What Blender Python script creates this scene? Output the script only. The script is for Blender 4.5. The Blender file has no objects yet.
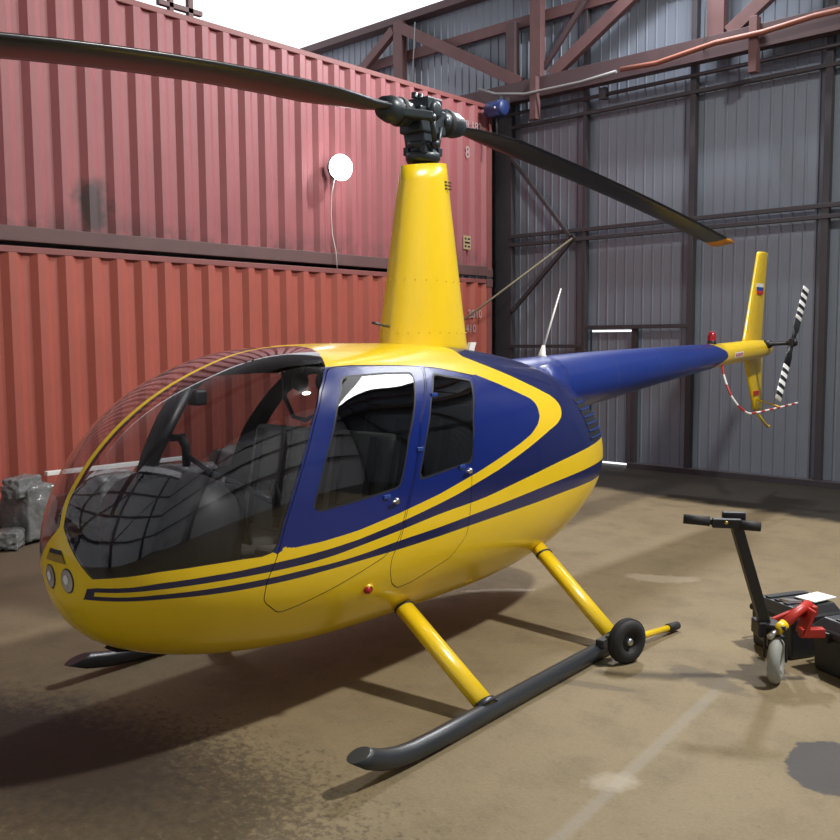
import bpy, bmesh, math, random
import numpy as np
from mathutils import Vector, Matrix, noise
random.seed(7)
PI = math.pi
scn = bpy.context.scene
COL = scn.collection

# ------------------------------------------------------------------ helpers
def tag(o, label=None, cat=None, group=None, kind=None):
    if label: o['label'] = label
    if cat: o['category'] = cat
    if group: o['group'] = group
    if kind: o['kind'] = kind
    return o

def empty(name, loc=(0, 0, 0), rz=0.0, label=None, cat=None, group=None):
    o = bpy.data.objects.new(name, None)
    o.empty_display_size = 0.1
    COL.objects.link(o)
    o.location = loc
    o.rotation_euler = (0, 0, rz)
    return tag(o, label, cat, group)

class MB:
    """collects polygons for one mesh"""
    def __init__(s):
        s.v = []; s.f = []; s.m = []; s.sm = []
    def add(s, vs, fs, mi=0, smooth=False):
        n = len(s.v)
        s.v += [tuple(float(c) for c in v) for v in vs]
        for f in fs:
            s.f.append(tuple(i + n for i in f)); s.m.append(mi); s.sm.append(smooth)
        return s
    def box(s, c, d, R=None, mi=0):
        x, y, z = d[0] / 2, d[1] / 2, d[2] / 2
        vs = [(-x, -y, -z), (x, -y, -z), (x, y, -z), (-x, y, -z), (-x, -y, z), (x, -y, z), (x, y, z), (-x, y, z)]
        if R is not None: vs = [R @ Vector(v) for v in vs]
        vs = [(v[0] + c[0], v[1] + c[1], v[2] + c[2]) for v in vs]
        return s.add(vs, [(0, 3, 2, 1), (4, 5, 6, 7), (0, 1, 5, 4), (1, 2, 6, 5), (2, 3, 7, 6), (3, 0, 4, 7)], mi)
    def b2(s, lo, hi, mi=0):
        return s.box([(a + b) / 2 for a, b in zip(lo, hi)], [abs(b - a) for a, b in zip(lo, hi)], None, mi)
    def tube(s, pts, r, n=12, mi=0, caps=True, flat=1.0, up=None, smooth=True, end=None):
        pts = [Vector(p) for p in pts]
        rs = r if isinstance(r, (list, tuple)) else [r] * len(pts)
        T = []
        for i in range(len(pts)):
            a = pts[max(i - 1, 0)]; b = pts[min(i + 1, len(pts) - 1)]
            T.append((b - a).normalized())
        u = Vector(up) if up is not None else (Vector((0, 0, 1)) if abs(T[0].z) < .9 else Vector((1, 0, 0)))
        u = (u - T[0] * u.dot(T[0])).normalized()
        vs = []
        for i, p in enumerate(pts):
            u = (u - T[i] * u.dot(T[i])).normalized()
            w = T[i].cross(u)
            for k in range(n):
                a = 2 * PI * k / n
                q = (u * math.cos(a) * flat + w * math.sin(a)) * rs[i]
                if end is not None and i == len(pts) - 1: q = q - T[i] * (q.dot(Vector(end)) / T[i].dot(Vector(end)))   # oblique end cut
                vs.append(p + q)
        fs = []
        for i in range(len(pts) - 1):
            for k in range(n):
                k2 = (k + 1) % n
                fs.append((i * n + k, i * n + k2, (i + 1) * n + k2, (i + 1) * n + k))
        s.add(vs, fs, mi, smooth)
        if caps:
            s.add(vs[:n], [tuple(range(n))[::-1]], mi); s.add(vs[-n:], [tuple(range(n))], mi)
        return s
    def bar(s, a, b, w, h, up=(0, 0, 1), mi=0):
        a = Vector(a); b = Vector(b); t = (b - a).normalized(); u = Vector(up)
        u = (u - t * u.dot(t)).normalized(); q = t.cross(u)
        vs = [p + q * (sx * w / 2) + u * (sz * h / 2) for p in (a, b) for sx, sz in ((-1, -1), (1, -1), (1, 1), (-1, 1))]
        return s.add(vs, [(0, 1, 2, 3)[::-1], (4, 5, 6, 7), (0, 1, 5, 4), (1, 2, 6, 5), (2, 3, 7, 6), (3, 0, 4, 7)], mi)
    def lathe(s, prof, c=(0, 0, 0), axis=(0, 0, 1), n=32, mi=0, smooth=True, closed=False):
        ax = Vector(axis).normalized(); u = Vector((1, 0, 0)) if abs(ax.x) < .9 else Vector((0, 1, 0))
        u = (u - ax * u.dot(ax)).normalized(); w = ax.cross(u); c = Vector(c); vs = []
        for (r, z) in prof:
            for k in range(n):
                a = 2 * PI * k / n
                vs.append(c + ax * z + (u * math.cos(a) + w * math.sin(a)) * r)
        fs = []; m = len(prof)
        for i in range(m if closed else m - 1):
            i2 = (i + 1) % m
            for k in range(n):
                k2 = (k + 1) % n
                fs.append((i * n + k, i * n + k2, i2 * n + k2, i2 * n + k))
        s.add(vs, fs, mi, smooth)
        return s
    def sphere(s, c, r, n=16, m=10, sc=(1, 1, 1), mi=0):
        vs = []; fs = []
        for i in range(m + 1):
            t = PI * i / m
            for k in range(n):
                a = 2 * PI * k / n
                vs.append((c[0] + r * sc[0] * math.sin(t) * math.cos(a), c[1] + r * sc[1] * math.sin(t) * math.sin(a), c[2] + r * sc[2] * math.cos(t)))
        for i in range(m):
            for k in range(n):
                k2 = (k + 1) % n
                fs.append((i * n + k, (i + 1) * n + k, (i + 1) * n + k2, i * n + k2))
        return s.add(vs, fs, mi, True)
    def loft(s, rings, mi=0, caps=True, smooth=True):
        n = len(rings[0]); vs = [p for r in rings for p in r]; fs = []
        for i in range(len(rings) - 1):
            for k in range(n):
                k2 = (k + 1) % n
                fs.append((i * n + k, i * n + k2, (i + 1) * n + k2, (i + 1) * n + k))
        s.add(vs, fs, mi, smooth)
        if caps:
            s.add(rings[0], [tuple(range(n))[::-1]], mi); s.add(rings[-1], [tuple(range(n))], mi)
        return s
    def build(s, name, mats, parent=None, bevel=0, merge=True, solid=0, seg=2, **k):
        me = bpy.data.meshes.new(name)
        me.from_pydata(s.v, [], s.f)
        if not isinstance(mats, (list, tuple)): mats = [mats]
        for m in mats: me.materials.append(m)
        me.polygons.foreach_set('material_index', s.m)
        me.polygons.foreach_set('use_smooth', s.sm)
        bm = bmesh.new(); bm.from_mesh(me)
        if merge: bmesh.ops.remove_doubles(bm, verts=bm.verts, dist=1e-5)
        bmesh.ops.recalc_face_normals(bm, faces=bm.faces)
        bm.to_mesh(me); bm.free()
        o = bpy.data.objects.new(name, me); COL.objects.link(o)
        if parent: o.parent = parent
        if bevel:
            b = o.modifiers.new('bevel', 'BEVEL'); b.width = bevel; b.segments = seg; b.limit_method = 'ANGLE'; b.angle_limit = math.radians(40)
        return tag(o, k.get('label'), k.get('cat'), k.get('group'), k.get('kind'))

# ------------------------------------------------------------------ materials
def newmat(name):
    m = bpy.data.materials.new(name); m.use_nodes = True
    nt = m.node_tree; nt.nodes.clear()
    out = nt.nodes.new('ShaderNodeOutputMaterial')
    return m, nt, out

def N(nt, t, **kw):
    n = nt.nodes.new(t)
    for k, v in kw.items():
        if k in n.inputs.keys(): n.inputs[k].default_value = v
        else: setattr(n, k, v)
    return n

def math_(nt, op, a, b=None, c=None, clamp=False):
    n = nt.nodes.new('ShaderNodeMath'); n.operation = op; n.use_clamp = clamp
    for i, q in enumerate((a, b, c)):
        if q is None: continue
        if isinstance(q, (int, float)): n.inputs[i].default_value = q
        else: nt.links.new(q, n.inputs[i])
    return n.outputs[0]

def mixc(nt, fac, a, b):
    n = nt.nodes.new('ShaderNodeMix'); n.data_type = 'RGBA'
    for sock, q in ((n.inputs[0], fac), (n.inputs[6], a), (n.inputs[7], b)):
        if isinstance(q, (int, float)): sock.default_value = q
        elif isinstance(q, (tuple, list)): sock.default_value = (q[0], q[1], q[2], 1)
        else: nt.links.new(q, sock)
    return n.outputs[2]

def plain(name, col, rough=.5, metal=0.0, var=.12, scale=6.0, bump=0.0, bscale=60.0, coat=0.0, emit=None, estr=0.0, spec=.5):
    m, nt, out = newmat(name)
    p = N(nt, 'ShaderNodeBsdfPrincipled', Roughness=rough, Metallic=metal)
    p.inputs['Coat Weight'].default_value = coat
    p.inputs['Coat Roughness'].default_value = .06
    p.inputs['Specular IOR Level'].default_value = spec
    tc = N(nt, 'ShaderNodeTexCoord')
    no = N(nt, 'ShaderNodeTexNoise', Scale=scale, Detail=4.0, Roughness=.6)
    nt.links.new(tc.outputs['Object'], no.inputs['Vector'])
    a = tuple(c * (1 - var) for c in col); b = tuple(min(1, c * (1 + var)) for c in col)
    nt.links.new(mixc(nt, no.outputs['Fac'], a, b), p.inputs['Base Color'])
    if bump:
        n2 = N(nt, 'ShaderNodeTexNoise', Scale=bscale, Detail=3.0)
        nt.links.new(tc.outputs['Object'], n2.inputs['Vector'])
        bp = N(nt, 'ShaderNodeBump', Strength=bump, Distance=.01)
        nt.links.new(n2.outputs['Fac'], bp.inputs['Height']); nt.links.new(bp.outputs['Normal'], p.inputs['Normal'])
    if emit:
        p.inputs['Emission Color'].default_value = (*emit, 1); p.inputs['Emission Strength'].default_value = estr
    nt.links.new(p.outputs[0], out.inputs['Surface'])
    return m

YELLOW = (.80, .55, .012)
BLUE = (.010, .028, .17)
NAVY = (.012, .014, .055)
M = {}
M['yellow'] = plain('yellow_paint', YELLOW, .28, var=.04, coat=.5)
M['blue'] = plain('blue_paint', (.012, .05, .26), .25, var=.15, coat=.5)
M['black'] = plain('black_plastic', (.012, .013, .016), .45)
M['rubber'] = plain('black_rubber', (.016, .016, .018), .7, bump=.1)
M['skid'] = plain('skid_paint', (.022, .026, .032), .36, var=.2)
M['lining'] = plain('cabin_lining', (.018, .018, .021), .8)
M['hood'] = plain('hood_vinyl', (.008, .009, .012), .55)
M['blade'] = plain('blade_paint', (.020, .022, .028), .30, var=.2)
M['tip'] = plain('blade_tip_paint', (.62, .25, .02), .5)
M['hub'] = plain('hub_metal', (.035, .045, .055), .38, metal=.4, var=.3)
M['steel'] = plain('bare_steel', (.55, .55, .56), .3, metal=1)
M['white'] = plain('white_paint', (.75, .75, .73), .4)
M['red'] = plain('red_paint', (.45, .03, .02), .4)
M['redlens'] = plain('red_lens', (.35, .012, .02), .15)
M['seat'] = plain('seat_fabric', (.17, .17, .15), .9, bump=.2, bscale=120)
M['seatdark'] = plain('seat_dark_fabric', (.07, .072, .075), .9, bump=.2, bscale=120)
M['lens'] = plain('lamp_lens', (.55, .57, .6), .12, metal=.7)
M['wheelgrey'] = plain('grey_tyre', (.30, .31, .29), .7, bump=.1)
M['case'] = plain('case_plastic', (.020, .022, .026), .42, var=.2, bump=.05)
M['orange'] = plain('orange_hose', (.24, .085, .055), .6)
M['strap'] = plain('yellow_webbing', (.17, .15, .09), .8)
M['wood'] = plain('weathered_timber', (.14, .10, .07), .85, var=.3, bump=.3)
M['bluepaint'] = plain('hoist_blue', (.02, .04, .14), .4)
M['girt'] = plain('dark_steel', (.040, .036, .042), .6, var=.25)
M['truss'] = plain('red_oxide_steel', (.118, .058, .058), .65, var=.3, scale=3)
M['trussdark'] = plain('dark_red_oxide_steel', (.070, .041, .045), .65, var=.3, scale=3)
M['pole'] = plain('conduit_grey', (.2, .2, .2), .5)
M['film'] = plain('grey_stretch_film', (.15, .155, .155), .16, var=.5, scale=9, bump=1.0, bscale=22)
M['seal'] = plain('window_seal', (.012, .014, .02), .5)
M['flagw'] = plain('flag_white', (.75, .76, .78), .4, var=.02)
M['flagb'] = plain('flag_blue', (.02, .06, .35), .4, var=.02)
M['flagr'] = plain('flag_red', (.5, .03, .03), .4, var=.02)
M['paper'] = plain('white_sheet', (.8, .78, .76), .6)
M['brass'] = plain('brass_pin', (.6, .45, .15), .3, metal=1)
M['scoop'] = plain('shaded_scoop_yellow', (.30, .19, .02), .5)  # body yellow darkened: shade of the scoop recess put into the colour
M['glow'] = plain('lamp_glow', (1, 1, 1), .5, emit=(1, .97, .98), estr=14)
M['letter'] = plain('faded_lettering', (.36, .27, .27), .7)
M['plate'] = plain('faded_yellow_label', (.35, .26, .14), .7)

def glass(name, tint, refl=1.0):
    m, nt, out = newmat(name)
    t = N(nt, 'ShaderNodeBsdfTransparent'); t.inputs[0].default_value = (*tint, 1)
    g = N(nt, 'ShaderNodeBsdfGlossy', Roughness=.015); g.inputs[0].default_value = (1, 1, 1, 1)
    fr = N(nt, 'ShaderNodeFresnel', IOR=1.5)
    ge = N(nt, 'ShaderNodeNewGeometry')          # a thin pane reflects alike from both faces
    nt.links.new(math_(nt, 'MULTIPLY_ADD', ge.outputs['Backfacing'], 1 / 1.5 - 1.5, 1.5), fr.inputs['IOR'])
    mx = N(nt, 'ShaderNodeMixShader')
    nt.links.new(math_(nt, 'MULTIPLY', fr.outputs[0], refl, clamp=True), mx.inputs[0])
    nt.links.new(t.outputs[0], mx.inputs[1]); nt.links.new(g.outputs[0], mx.inputs[2])
    nt.links.new(mx.outputs[0], out.inputs['Surface'])
    return m
M['windshield'] = glass('windshield_acrylic', (.80, .80, .82), 1.55)
M['tinted'] = glass('tinted_window_acrylic', (.42, .43, .46), 1.7)

def livery():
    """yellow and blue paint scheme from signed-distance attributes of the stripe outlines"""
    m, nt, out = newmat('livery_paint')
    def at(n):
        a = nt.nodes.new('ShaderNodeAttribute'); a.attribute_name = n; return a.outputs['Fac']
    pos = lambda q: math_(nt, 'GREATER_THAN', q, 0.0)
    AND = lambda *q: q[0] if len(q) == 1 else math_(nt, 'MULTIPLY', q[0], AND(*q[1:]))
    tc = N(nt, 'ShaderNodeTexCoord'); sx = N(nt, 'ShaderNodeSeparateXYZ'); nt.links.new(tc.outputs['Object'], sx.inputs[0])
    X = sx.outputs[0]
    inA = math_(nt, 'LESS_THAN', at('sd_door'), 0.0)
    inB = math_(nt, 'LESS_THAN', at('sd_deck'), 0.0)
    g1, g2, g3 = pos(at('h_a')), pos(at('h_b')), pos(at('h_c'))
    tipx = math_(nt, 'LESS_THAN', X, 2.402)
    join = math_(nt, 'GREATER_THAN', X, 2.386)
    ng2 = math_(nt, 'SUBTRACT', 1.0, g2)
    s1 = AND(inB, g1, tipx)
    s2 = AND(ng2, g3, tipx)
    s3 = AND(inB, g3, join, tipx)
    stripe = math_(nt, 'MAXIMUM', math_(nt, 'MAXIMUM', s1, s2), s3)
    blue = math_(nt, 'MAXIMUM', inA, stripe)
    no = N(nt, 'ShaderNodeTexNoise', Scale=5.0, Detail=4.0); nt.links.new(tc.outputs['Object'], no.inputs['Vector'])
    yel = mixc(nt, no.outputs['Fac'], tuple(c * .96 for c in YELLOW), tuple(c * 1.04 for c in YELLOW))
    # forward stripes are near black, the deck and doors royal blue
    fw = math_(nt, 'MULTIPLY_ADD', X, .8, -.2, clamp=True)
    bl = mixc(nt, inA, mixc(nt, fw, (.004, .010, .085), NAVY), (.002, .014, .15))
    c = mixc(nt, blue, yel, bl)
    p = N(nt, 'ShaderNodeBsdfPrincipled', Roughness=.26)
    p.inputs['Coat Weight'].default_value = .3; p.inputs['Coat Roughness'].default_value = .05
    nt.links.new(c, p.inputs['Base Color'])
    n2 = N(nt, 'ShaderNodeTexNoise', Scale=7.0, Detail=2.0); nt.links.new(tc.outputs['Object'], n2.inputs['Vector'])
    bp = N(nt, 'ShaderNodeBump', Strength=.05, Distance=.02); nt.links.new(n2.outputs['Fac'], bp.inputs['Height'])
    nt.links.new(bp.outputs['Normal'], p.inputs['Normal'])
    nt.links.new(p.outputs[0], out.inputs['Surface'])
    return m
M['livery'] = livery()

def container_mat(name, col, z0):
    m, nt, out = newmat(name)
    tc = N(nt, 'ShaderNodeTexCoord'); sx = N(nt, 'ShaderNodeSeparateXYZ'); nt.links.new(tc.outputs['Object'], sx.inputs[0])
    no = N(nt, 'ShaderNodeTexNoise', Scale=1.4, Detail=6.0, Roughness=.65); nt.links.new(tc.outputs['Object'], no.inputs['Vector'])
    base = mixc(nt, no.outputs['Fac'], tuple(c * .8 for c in col), tuple(c * 1.2 for c in col))
    # grime that has collected above the bottom rail, in patches
    n2 = N(nt, 'ShaderNodeTexNoise', Scale=2.2, Detail=5.0, Roughness=.7); nt.links.new(tc.outputs['Object'], n2.inputs['Vector'])
    h = math_(nt, 'MULTIPLY_ADD', sx.outputs[2], -2.2, 1.0, clamp=True)
    g = math_(nt, 'MULTIPLY', h, math_(nt, 'MULTIPLY_ADD', n2.outputs['Fac'], 6.0, -2.5, clamp=True))
    # one larger scorched-looking patch
    dy = math_(nt, 'MULTIPLY', math_(nt, 'ADD', sx.outputs[1], -4.72), 1 / .30)
    dz = math_(nt, 'MULTIPLY', math_(nt, 'ADD', sx.outputs[2], -.34), 1 / .38)
    d = math_(nt, 'SQRT', math_(nt, 'ADD', math_(nt, 'MULTIPLY', dy, dy), math_(nt, 'MULTIPLY', dz, dz)))
    pt = math_(nt, 'MULTIPLY', math_(nt, 'MULTIPLY_ADD', math_(nt, 'ADD', d, math_(nt, 'MULTIPLY_ADD', n2.outputs['Fac'], 2.0, -1.0)), -2.0, 2.0, clamp=True), z0)
    c = mixc(nt, math_(nt, 'MAXIMUM', math_(nt, 'MULTIPLY', g, .85), math_(nt, 'MULTIPLY', pt, .92)), base, (.045, .035, .035))
    p = N(nt, 'ShaderNodeBsdfPrincipled', Roughness=.55)
    nt.links.new(c, p.inputs['Base Color'])
    bp = N(nt, 'ShaderNodeBump', Strength=.25, Distance=.02); nt.links.new(no.outputs['Fac'], bp.inputs['Height'])
    nt.links.new(bp.outputs['Normal'], p.inputs['Normal'])
    nt.links.new(p.outputs[0], out.inputs['Surface'])
    return m
M['cont_low'] = container_mat('container_red_paint', (.33, .076, .052), 0.0)
M['cont_up'] = container_mat('container_faded_red_paint', (.27, .080, .086), 1.0)
M['rail'] = plain('container_rail_paint', (.20, .06, .055), .6, var=.3, scale=3)
M['raildark'] = plain('container_rail_brown', (.10, .05, .048), .65, var=.3, scale=3)

def floor_mat():
    m, nt, out = newmat('stained_concrete')
    tc = N(nt, 'ShaderNodeTexCoord'); V = tc.outputs['Object']
    sx = N(nt, 'ShaderNodeSeparateXYZ'); nt.links.new(V, sx.inputs[0]); X, Y = sx.outputs[0], sx.outputs[1]
    def noise(sc, det=6.0, ro=.6, off=None):
        n = N(nt, 'ShaderNodeTexNoise', Scale=sc, Detail=det, Roughness=ro); nt.links.new(V, n.inputs['Vector']); return n.outputs['Fac']
    nA, nB, nC, nD = noise(.7), noise(3.0, 8.0, .65), noise(18.0, 6.0, .7), noise(70.0, 3.0)
    c = mixc(nt, nA, (.140, .108, .062), (.272, .216, .128))
    ramp = lambda f, k, o: math_(nt, 'MULTIPLY_ADD', f, k, o, clamp=True)
    c = mixc(nt, math_(nt, 'MULTIPLY', ramp(nB, 5.0, -2.4), .6), c, (.125, .098, .058))
    c = mixc(nt, math_(nt, 'MULTIPLY', ramp(nC, 6.0, -3.4), .5), c, (.11, .078, .045))
    c = mixc(nt, math_(nt, 'MULTIPLY', ramp(nD, 3.0, -1.3), .22), c, (.36, .30, .21))
    def blob(cx, cy, rx, ry, ang, edge, amp, nz):
        ca, sa = math.cos(ang), math.sin(ang)
        dx = math_(nt, 'ADD', X, -cx); dy = math_(nt, 'ADD', Y, -cy)
        u = math_(nt, 'ADD', math_(nt, 'MULTIPLY', dx, ca / rx), math_(nt, 'MULTIPLY', dy, sa / rx))
        v = math_(nt, 'ADD', math_(nt, 'MULTIPLY', dx, -sa / ry), math_(nt, 'MULTIPLY', dy, ca / ry))
        d = math_(nt, 'SQRT', math_(nt, 'ADD', math_(nt, 'MULTIPLY', u, u), math_(nt, 'MULTIPLY', v, v)))
        d = math_(nt, 'ADD', d, math_(nt, 'MULTIPLY_ADD', nz, amp, -amp / 2))
        return math_(nt, 'MULTIPLY_ADD', d, -edge, edge, clamp=True)
    S = lambda a, k: math_(nt, 'MULTIPLY', a, k)
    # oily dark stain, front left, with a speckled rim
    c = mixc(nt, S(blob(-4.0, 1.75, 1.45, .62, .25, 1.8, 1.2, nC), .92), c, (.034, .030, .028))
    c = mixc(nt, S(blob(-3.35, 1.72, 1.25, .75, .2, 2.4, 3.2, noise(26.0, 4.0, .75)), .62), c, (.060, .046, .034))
    # dark tar patch at the right
    c = mixc(nt, S(blob(-1.25, 3.93, .19, .27, .35, 12.0, .9, noise(5.0, 5.0)), .85), c, (.042, .044, .052))
    # cement seam towards the cart and pale spill spots
    seam = math_(nt, 'ABSOLUTE', math_(nt, 'ADD', math_(nt, 'ADD', X, 1.89), math_(nt, 'MULTIPLY', math_(nt, 'ADD', Y, -3.55), .11)))
    seam = math_(nt, 'MULTIPLY_ADD', math_(nt, 'ADD', seam, S(nC, .03)), -40.0, 2.3, clamp=True)
    far = math_(nt, 'MULTIPLY_ADD', Y, -2.0, 9.6, clamp=True)
    c = mixc(nt, S(math_(nt, 'MULTIPLY', seam, far), .45), c, (.27, .25, .21))
    c = mixc(nt, S(blob(-1.88, 3.2, .16, .10, .9, 2.5, 2.4, nB), .32), c, (.52, .47, .38))
    c = mixc(nt, S(blob(-3.25, 6.3, .30, .12, .5, 2.5, 2.6, nB), .30), c, (.52, .46, .37))
    c = mixc(nt, S(blob(-4.0, 5.2, .30, .05, .8, 5.0, 1.4, nC), .4), c, (.5, .46, .38))
    # oil drips near the wheel
    c = mixc(nt, S(blob(-2.1, 4.55, .30, .12, -.3, 3.0, 1.2, nC), .6), c, (.075, .062, .05))
    c = mixc(nt, S(blob(-2.55, 4.05, .35, .05, .35, 3.0, 1.2, nC), .5), c, (.09, .075, .055))
    # weaker light towards the containers, painted in as a darker brown
    lf = math_(nt, 'MULTIPLY_ADD', X, -.45, -2.3, clamp=True)
    c = mixc(nt, S(lf, .8), c, (.085, .062, .046))
    # near-black strip in front of the gate, edge broken by noise
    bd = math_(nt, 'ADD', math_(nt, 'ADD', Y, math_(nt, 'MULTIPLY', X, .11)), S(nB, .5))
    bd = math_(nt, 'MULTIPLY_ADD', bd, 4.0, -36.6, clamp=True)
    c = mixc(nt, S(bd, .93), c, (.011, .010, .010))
    p = N(nt, 'ShaderNodeBsdfPrincipled', Roughness=.62)
    p.inputs['Specular IOR Level'].default_value = .18
    nt.links.new(c, p.inputs['Base Color'])
    bp = N(nt, 'ShaderNodeBump', Strength=.25, Distance=.012); nt.links.new(nC, bp.inputs['Height'])
    nt.links.new(bp.outputs['Normal'], p.inputs['Normal'])
    nt.links.new(p.outputs[0], out.inputs['Surface'])
    return m
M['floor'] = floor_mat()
M['sheet'] = plain('grey_profiled_sheet', (.185, .215, .262), .42, metal=.15, var=.14, scale=.9)
M['palesheet'] = plain('pale_profiled_sheet', (.62, .66, .72), .5, var=.12, scale=.8)
M['roofsheet'] = plain('roof_sheet', (.20, .21, .22), .5, var=.15, scale=.6)

# ------------------------------------------------------------------ camera
F_PX, PITCH, ROLL, CAM_H, TH = 917.674, .0866294, -.0066661, 1.8151, math.radians(42.45885)
cd = bpy.data.cameras.new('camera'); cam = bpy.data.objects.new('camera', cd); COL.objects.link(cam)
cd.sensor_width = 36; cd.lens = 36 * F_PX / 840; cd.clip_end = 200
cam.matrix_world = Matrix.Translation((0, 0, CAM_H)) @ Matrix.Rotation(TH, 4, 'Z') @ Matrix.Rotation(PI / 2 - PITCH, 4, 'X') @ Matrix.Rotation(ROLL, 4, 'Z')
scn.camera = cam

# ------------------------------------------------------------------ setting
WY = 11.586      # inner face of the gate wall
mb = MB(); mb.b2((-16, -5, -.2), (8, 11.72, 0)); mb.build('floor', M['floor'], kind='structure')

def sheet(mb, x0, x1, z0, z1, y, pitch=.145, depth=.013, axis='x', sgn=1):
    """trapezoidal profiled sheet with a flat back"""
    prof = []; x = x0
    while x < x1 - 1e-6:
        for t, d in ((0, 0), (.80, 0), (.85, depth), (.95, depth)):
            xx = x + t * pitch
            if xx <= x1: prof.append((xx, d))
        x += pitch
    prof.append((x1, 0))
    n = len(prof); vs = []
    for z in (z0, z1):
        for (xx, d) in prof: vs.append((xx, y - sgn * d, z) if axis == 'x' else (y - sgn * d, xx, z))
    fs = [(i, i + 1, n + i + 1, n + i) for i in range(n - 1)]
    k = len(vs)
    for z in (z0, z1):
        for xx in (x0, x1): vs.append((xx, y + sgn * .05, z) if axis == 'x' else (y + sgn * .05, xx, z))
    fs.append((k + 1, k, k + 2, k + 3))
    mb.add(vs, fs)
DX0, DX1, DZ = -7.225, -6.515, 1.945      # wicket door opening
mb = MB()
sheet(mb, -15.0, DX0, 0.0, 7.12, WY); sheet(mb, DX0, DX1, DZ, 7.12, WY); sheet(mb, DX1, 8.0, 0.0, 7.12, WY)
mb.build('wall_back', M['sheet'], kind='structure', merge=False)
mb = MB(); sheet(mb, -3.6, WY, 0.0, 8.6, 5.2, axis='y', pitch=.3, depth=.03); mb.build('wall_right', M['palesheet'], kind='structure', merge=False)
mb = MB(); sheet(mb, -15.0, 5.2, 0.0, 7.4, -3.6, sgn=-1, pitch=.3, depth=.03); mb.build('wall_front', M['palesheet'], kind='structure', merge=False)
mb = MB(); mb.b2((-12.2, -3.4, 8.0), (5.2, 10.3, 8.1)); mb.build('ceiling', M['roofsheet'], kind='structure')

tn = [0]
def trim(mb, mat, bevel=0.004):
    tn[0] += 1
    return mb.build('trim_%d' % tn[0], mat, kind='structure', bevel=bevel)
def tbar(a, b, w, h, mat=None, up=(0, 0, 1)):
    return trim(MB().bar(a, b, w, h, up), mat or M['girt'])
PY = WY - .075
# wicket door leaf with its own frame
mb = MB(); sheet(mb, DX0 + .025, DX1 - .035, .045, DZ - .028, WY + .005)
door = mb.build('door_1', M['sheet'], kind='structure', merge=False)
mb = MB()
for a, b in (((DX0 + .03, .07), (DX1 - .04, .07)), ((DX0 + .03, DZ - .05), (DX1 - .04, DZ - .05))):
    mb.bar((a[0], WY + .03, a[1]), (b[0], WY + .03, b[1]), .03, .04)
mb.build('door_frame', M['girt'], door)
# vertical posts of the gate
for x, w in ((-8.72, .30), (-7.275, .055), (-5.635, .075), (-3.925, .075), (-2.2, .075), (-.5, .075), (1.3, .10), (3.0, .1), (5.0, .1)):
    trim(MB().b2((x - w / 2, PY - .05, 0), (x + w / 2, WY - .02, 5.6 if w > .2 else 7.0)), M['girt'])
trim(MB().b2((DX1 + .012, PY - .02, 0), (DX1 + .085, WY - .02, 1.97)), M['girt'])
# the corner column carries a flange
trim(MB().b2((-9.08, PY - .02, 0), (-9.0, WY - .02, 5.5)), M['pole'])
for z, h, x0, x1 in ((3.385, .055, -8.6, 8), (3.255, .05, -8.6, 8), (5.01, .05, -8.6, 8), (1.985, .055, DX0, -5.65), (1.715, .05, -8.6, -7.3), (6.52, .16, -14, 8)):
    tbar((x0, PY - .03, z), (x1, PY - .03, z), .06, h, M['truss'] if z > 6 else M['girt'])
# kerb-like channel at the foot of the gate
mb = MB(); mb.b2((-14, WY - .16, 0), (DX0, WY - .02, .075)); mb.b2((DX1, WY - .16, 0), (8, WY - .02, .075)); mb.build('baseboard_back', M['girt'], kind='structure')
# diagonal braces in the corner bay
tbar((-8.55, PY - .05, 4.54), (-7.50, PY - .05, 3.30), .05, .055)
tbar((-7.42, PY - .05, 3.30), (-8.55, PY - .05, 2.25), .05, .055)
# truss in front of the gable
TY = 11.35
tbar((-9.5, TY, 5.468), (8, TY, 5.468), .16, .28, M['trussdark'])
tbar((-14, TY + .1, 7.10), (8, TY + .1, 7.10), .22, .12, M['trussdark'])
for x, w, z0, z1, mt in ((-8.02, .19, 5.6, 7.05, 'truss'), (-7.98, .11, 5.0, 5.6, 'truss'), (-5.27, .22, 5.6, 7.05, 'truss'), (-4.74, .10, 5.03, 5.69, 'truss'), (-10.78, .20, 5.6, 7.05, 'truss'), (-8.47, .16, 5.6, 6.5, 'trussdark'), (-2.5, .2, 5.6, 7.05, 'truss')):
    y = TY - (.11 if w == .10 or w == .11 else 0)
    trim(MB().b2((x - w / 2, y - .06, z0), (x + w / 2, y + .06, z1)), M[mt])
tbar((-10.72, TY - .02, 6.93), (-8.3, TY - .02, 5.60), .10, .17, M['truss'])
tbar((-10.9, TY - .02, 6.93), (-12.2, TY - .02, 6.1), .10, .15, M['truss'])
tbar((-5.85, TY - .02, 6.75), (-7.75, TY - .02, 5.60), .10, .17, M['truss'])
tbar((-7.05, TY + .06, 6.75), (-7.95, TY + .06, 5.75), .06, .07, M['trussdark'])
tbar((-5.1, TY - .02, 5.6), (-3.2, TY - .02, 6.9), .10, .17, M['truss'])
# conduit pipe running just under the truss
trim(MB().tube([(-8.6, PY - .08, 5.20), (8, PY - .08, 5.24)], .028, 8), M['girt'], 0)
trim(MB().b2((-7.0, PY - .12, 5.14), (-6.9, PY - .04, 5.30)), M['girt'])
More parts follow.
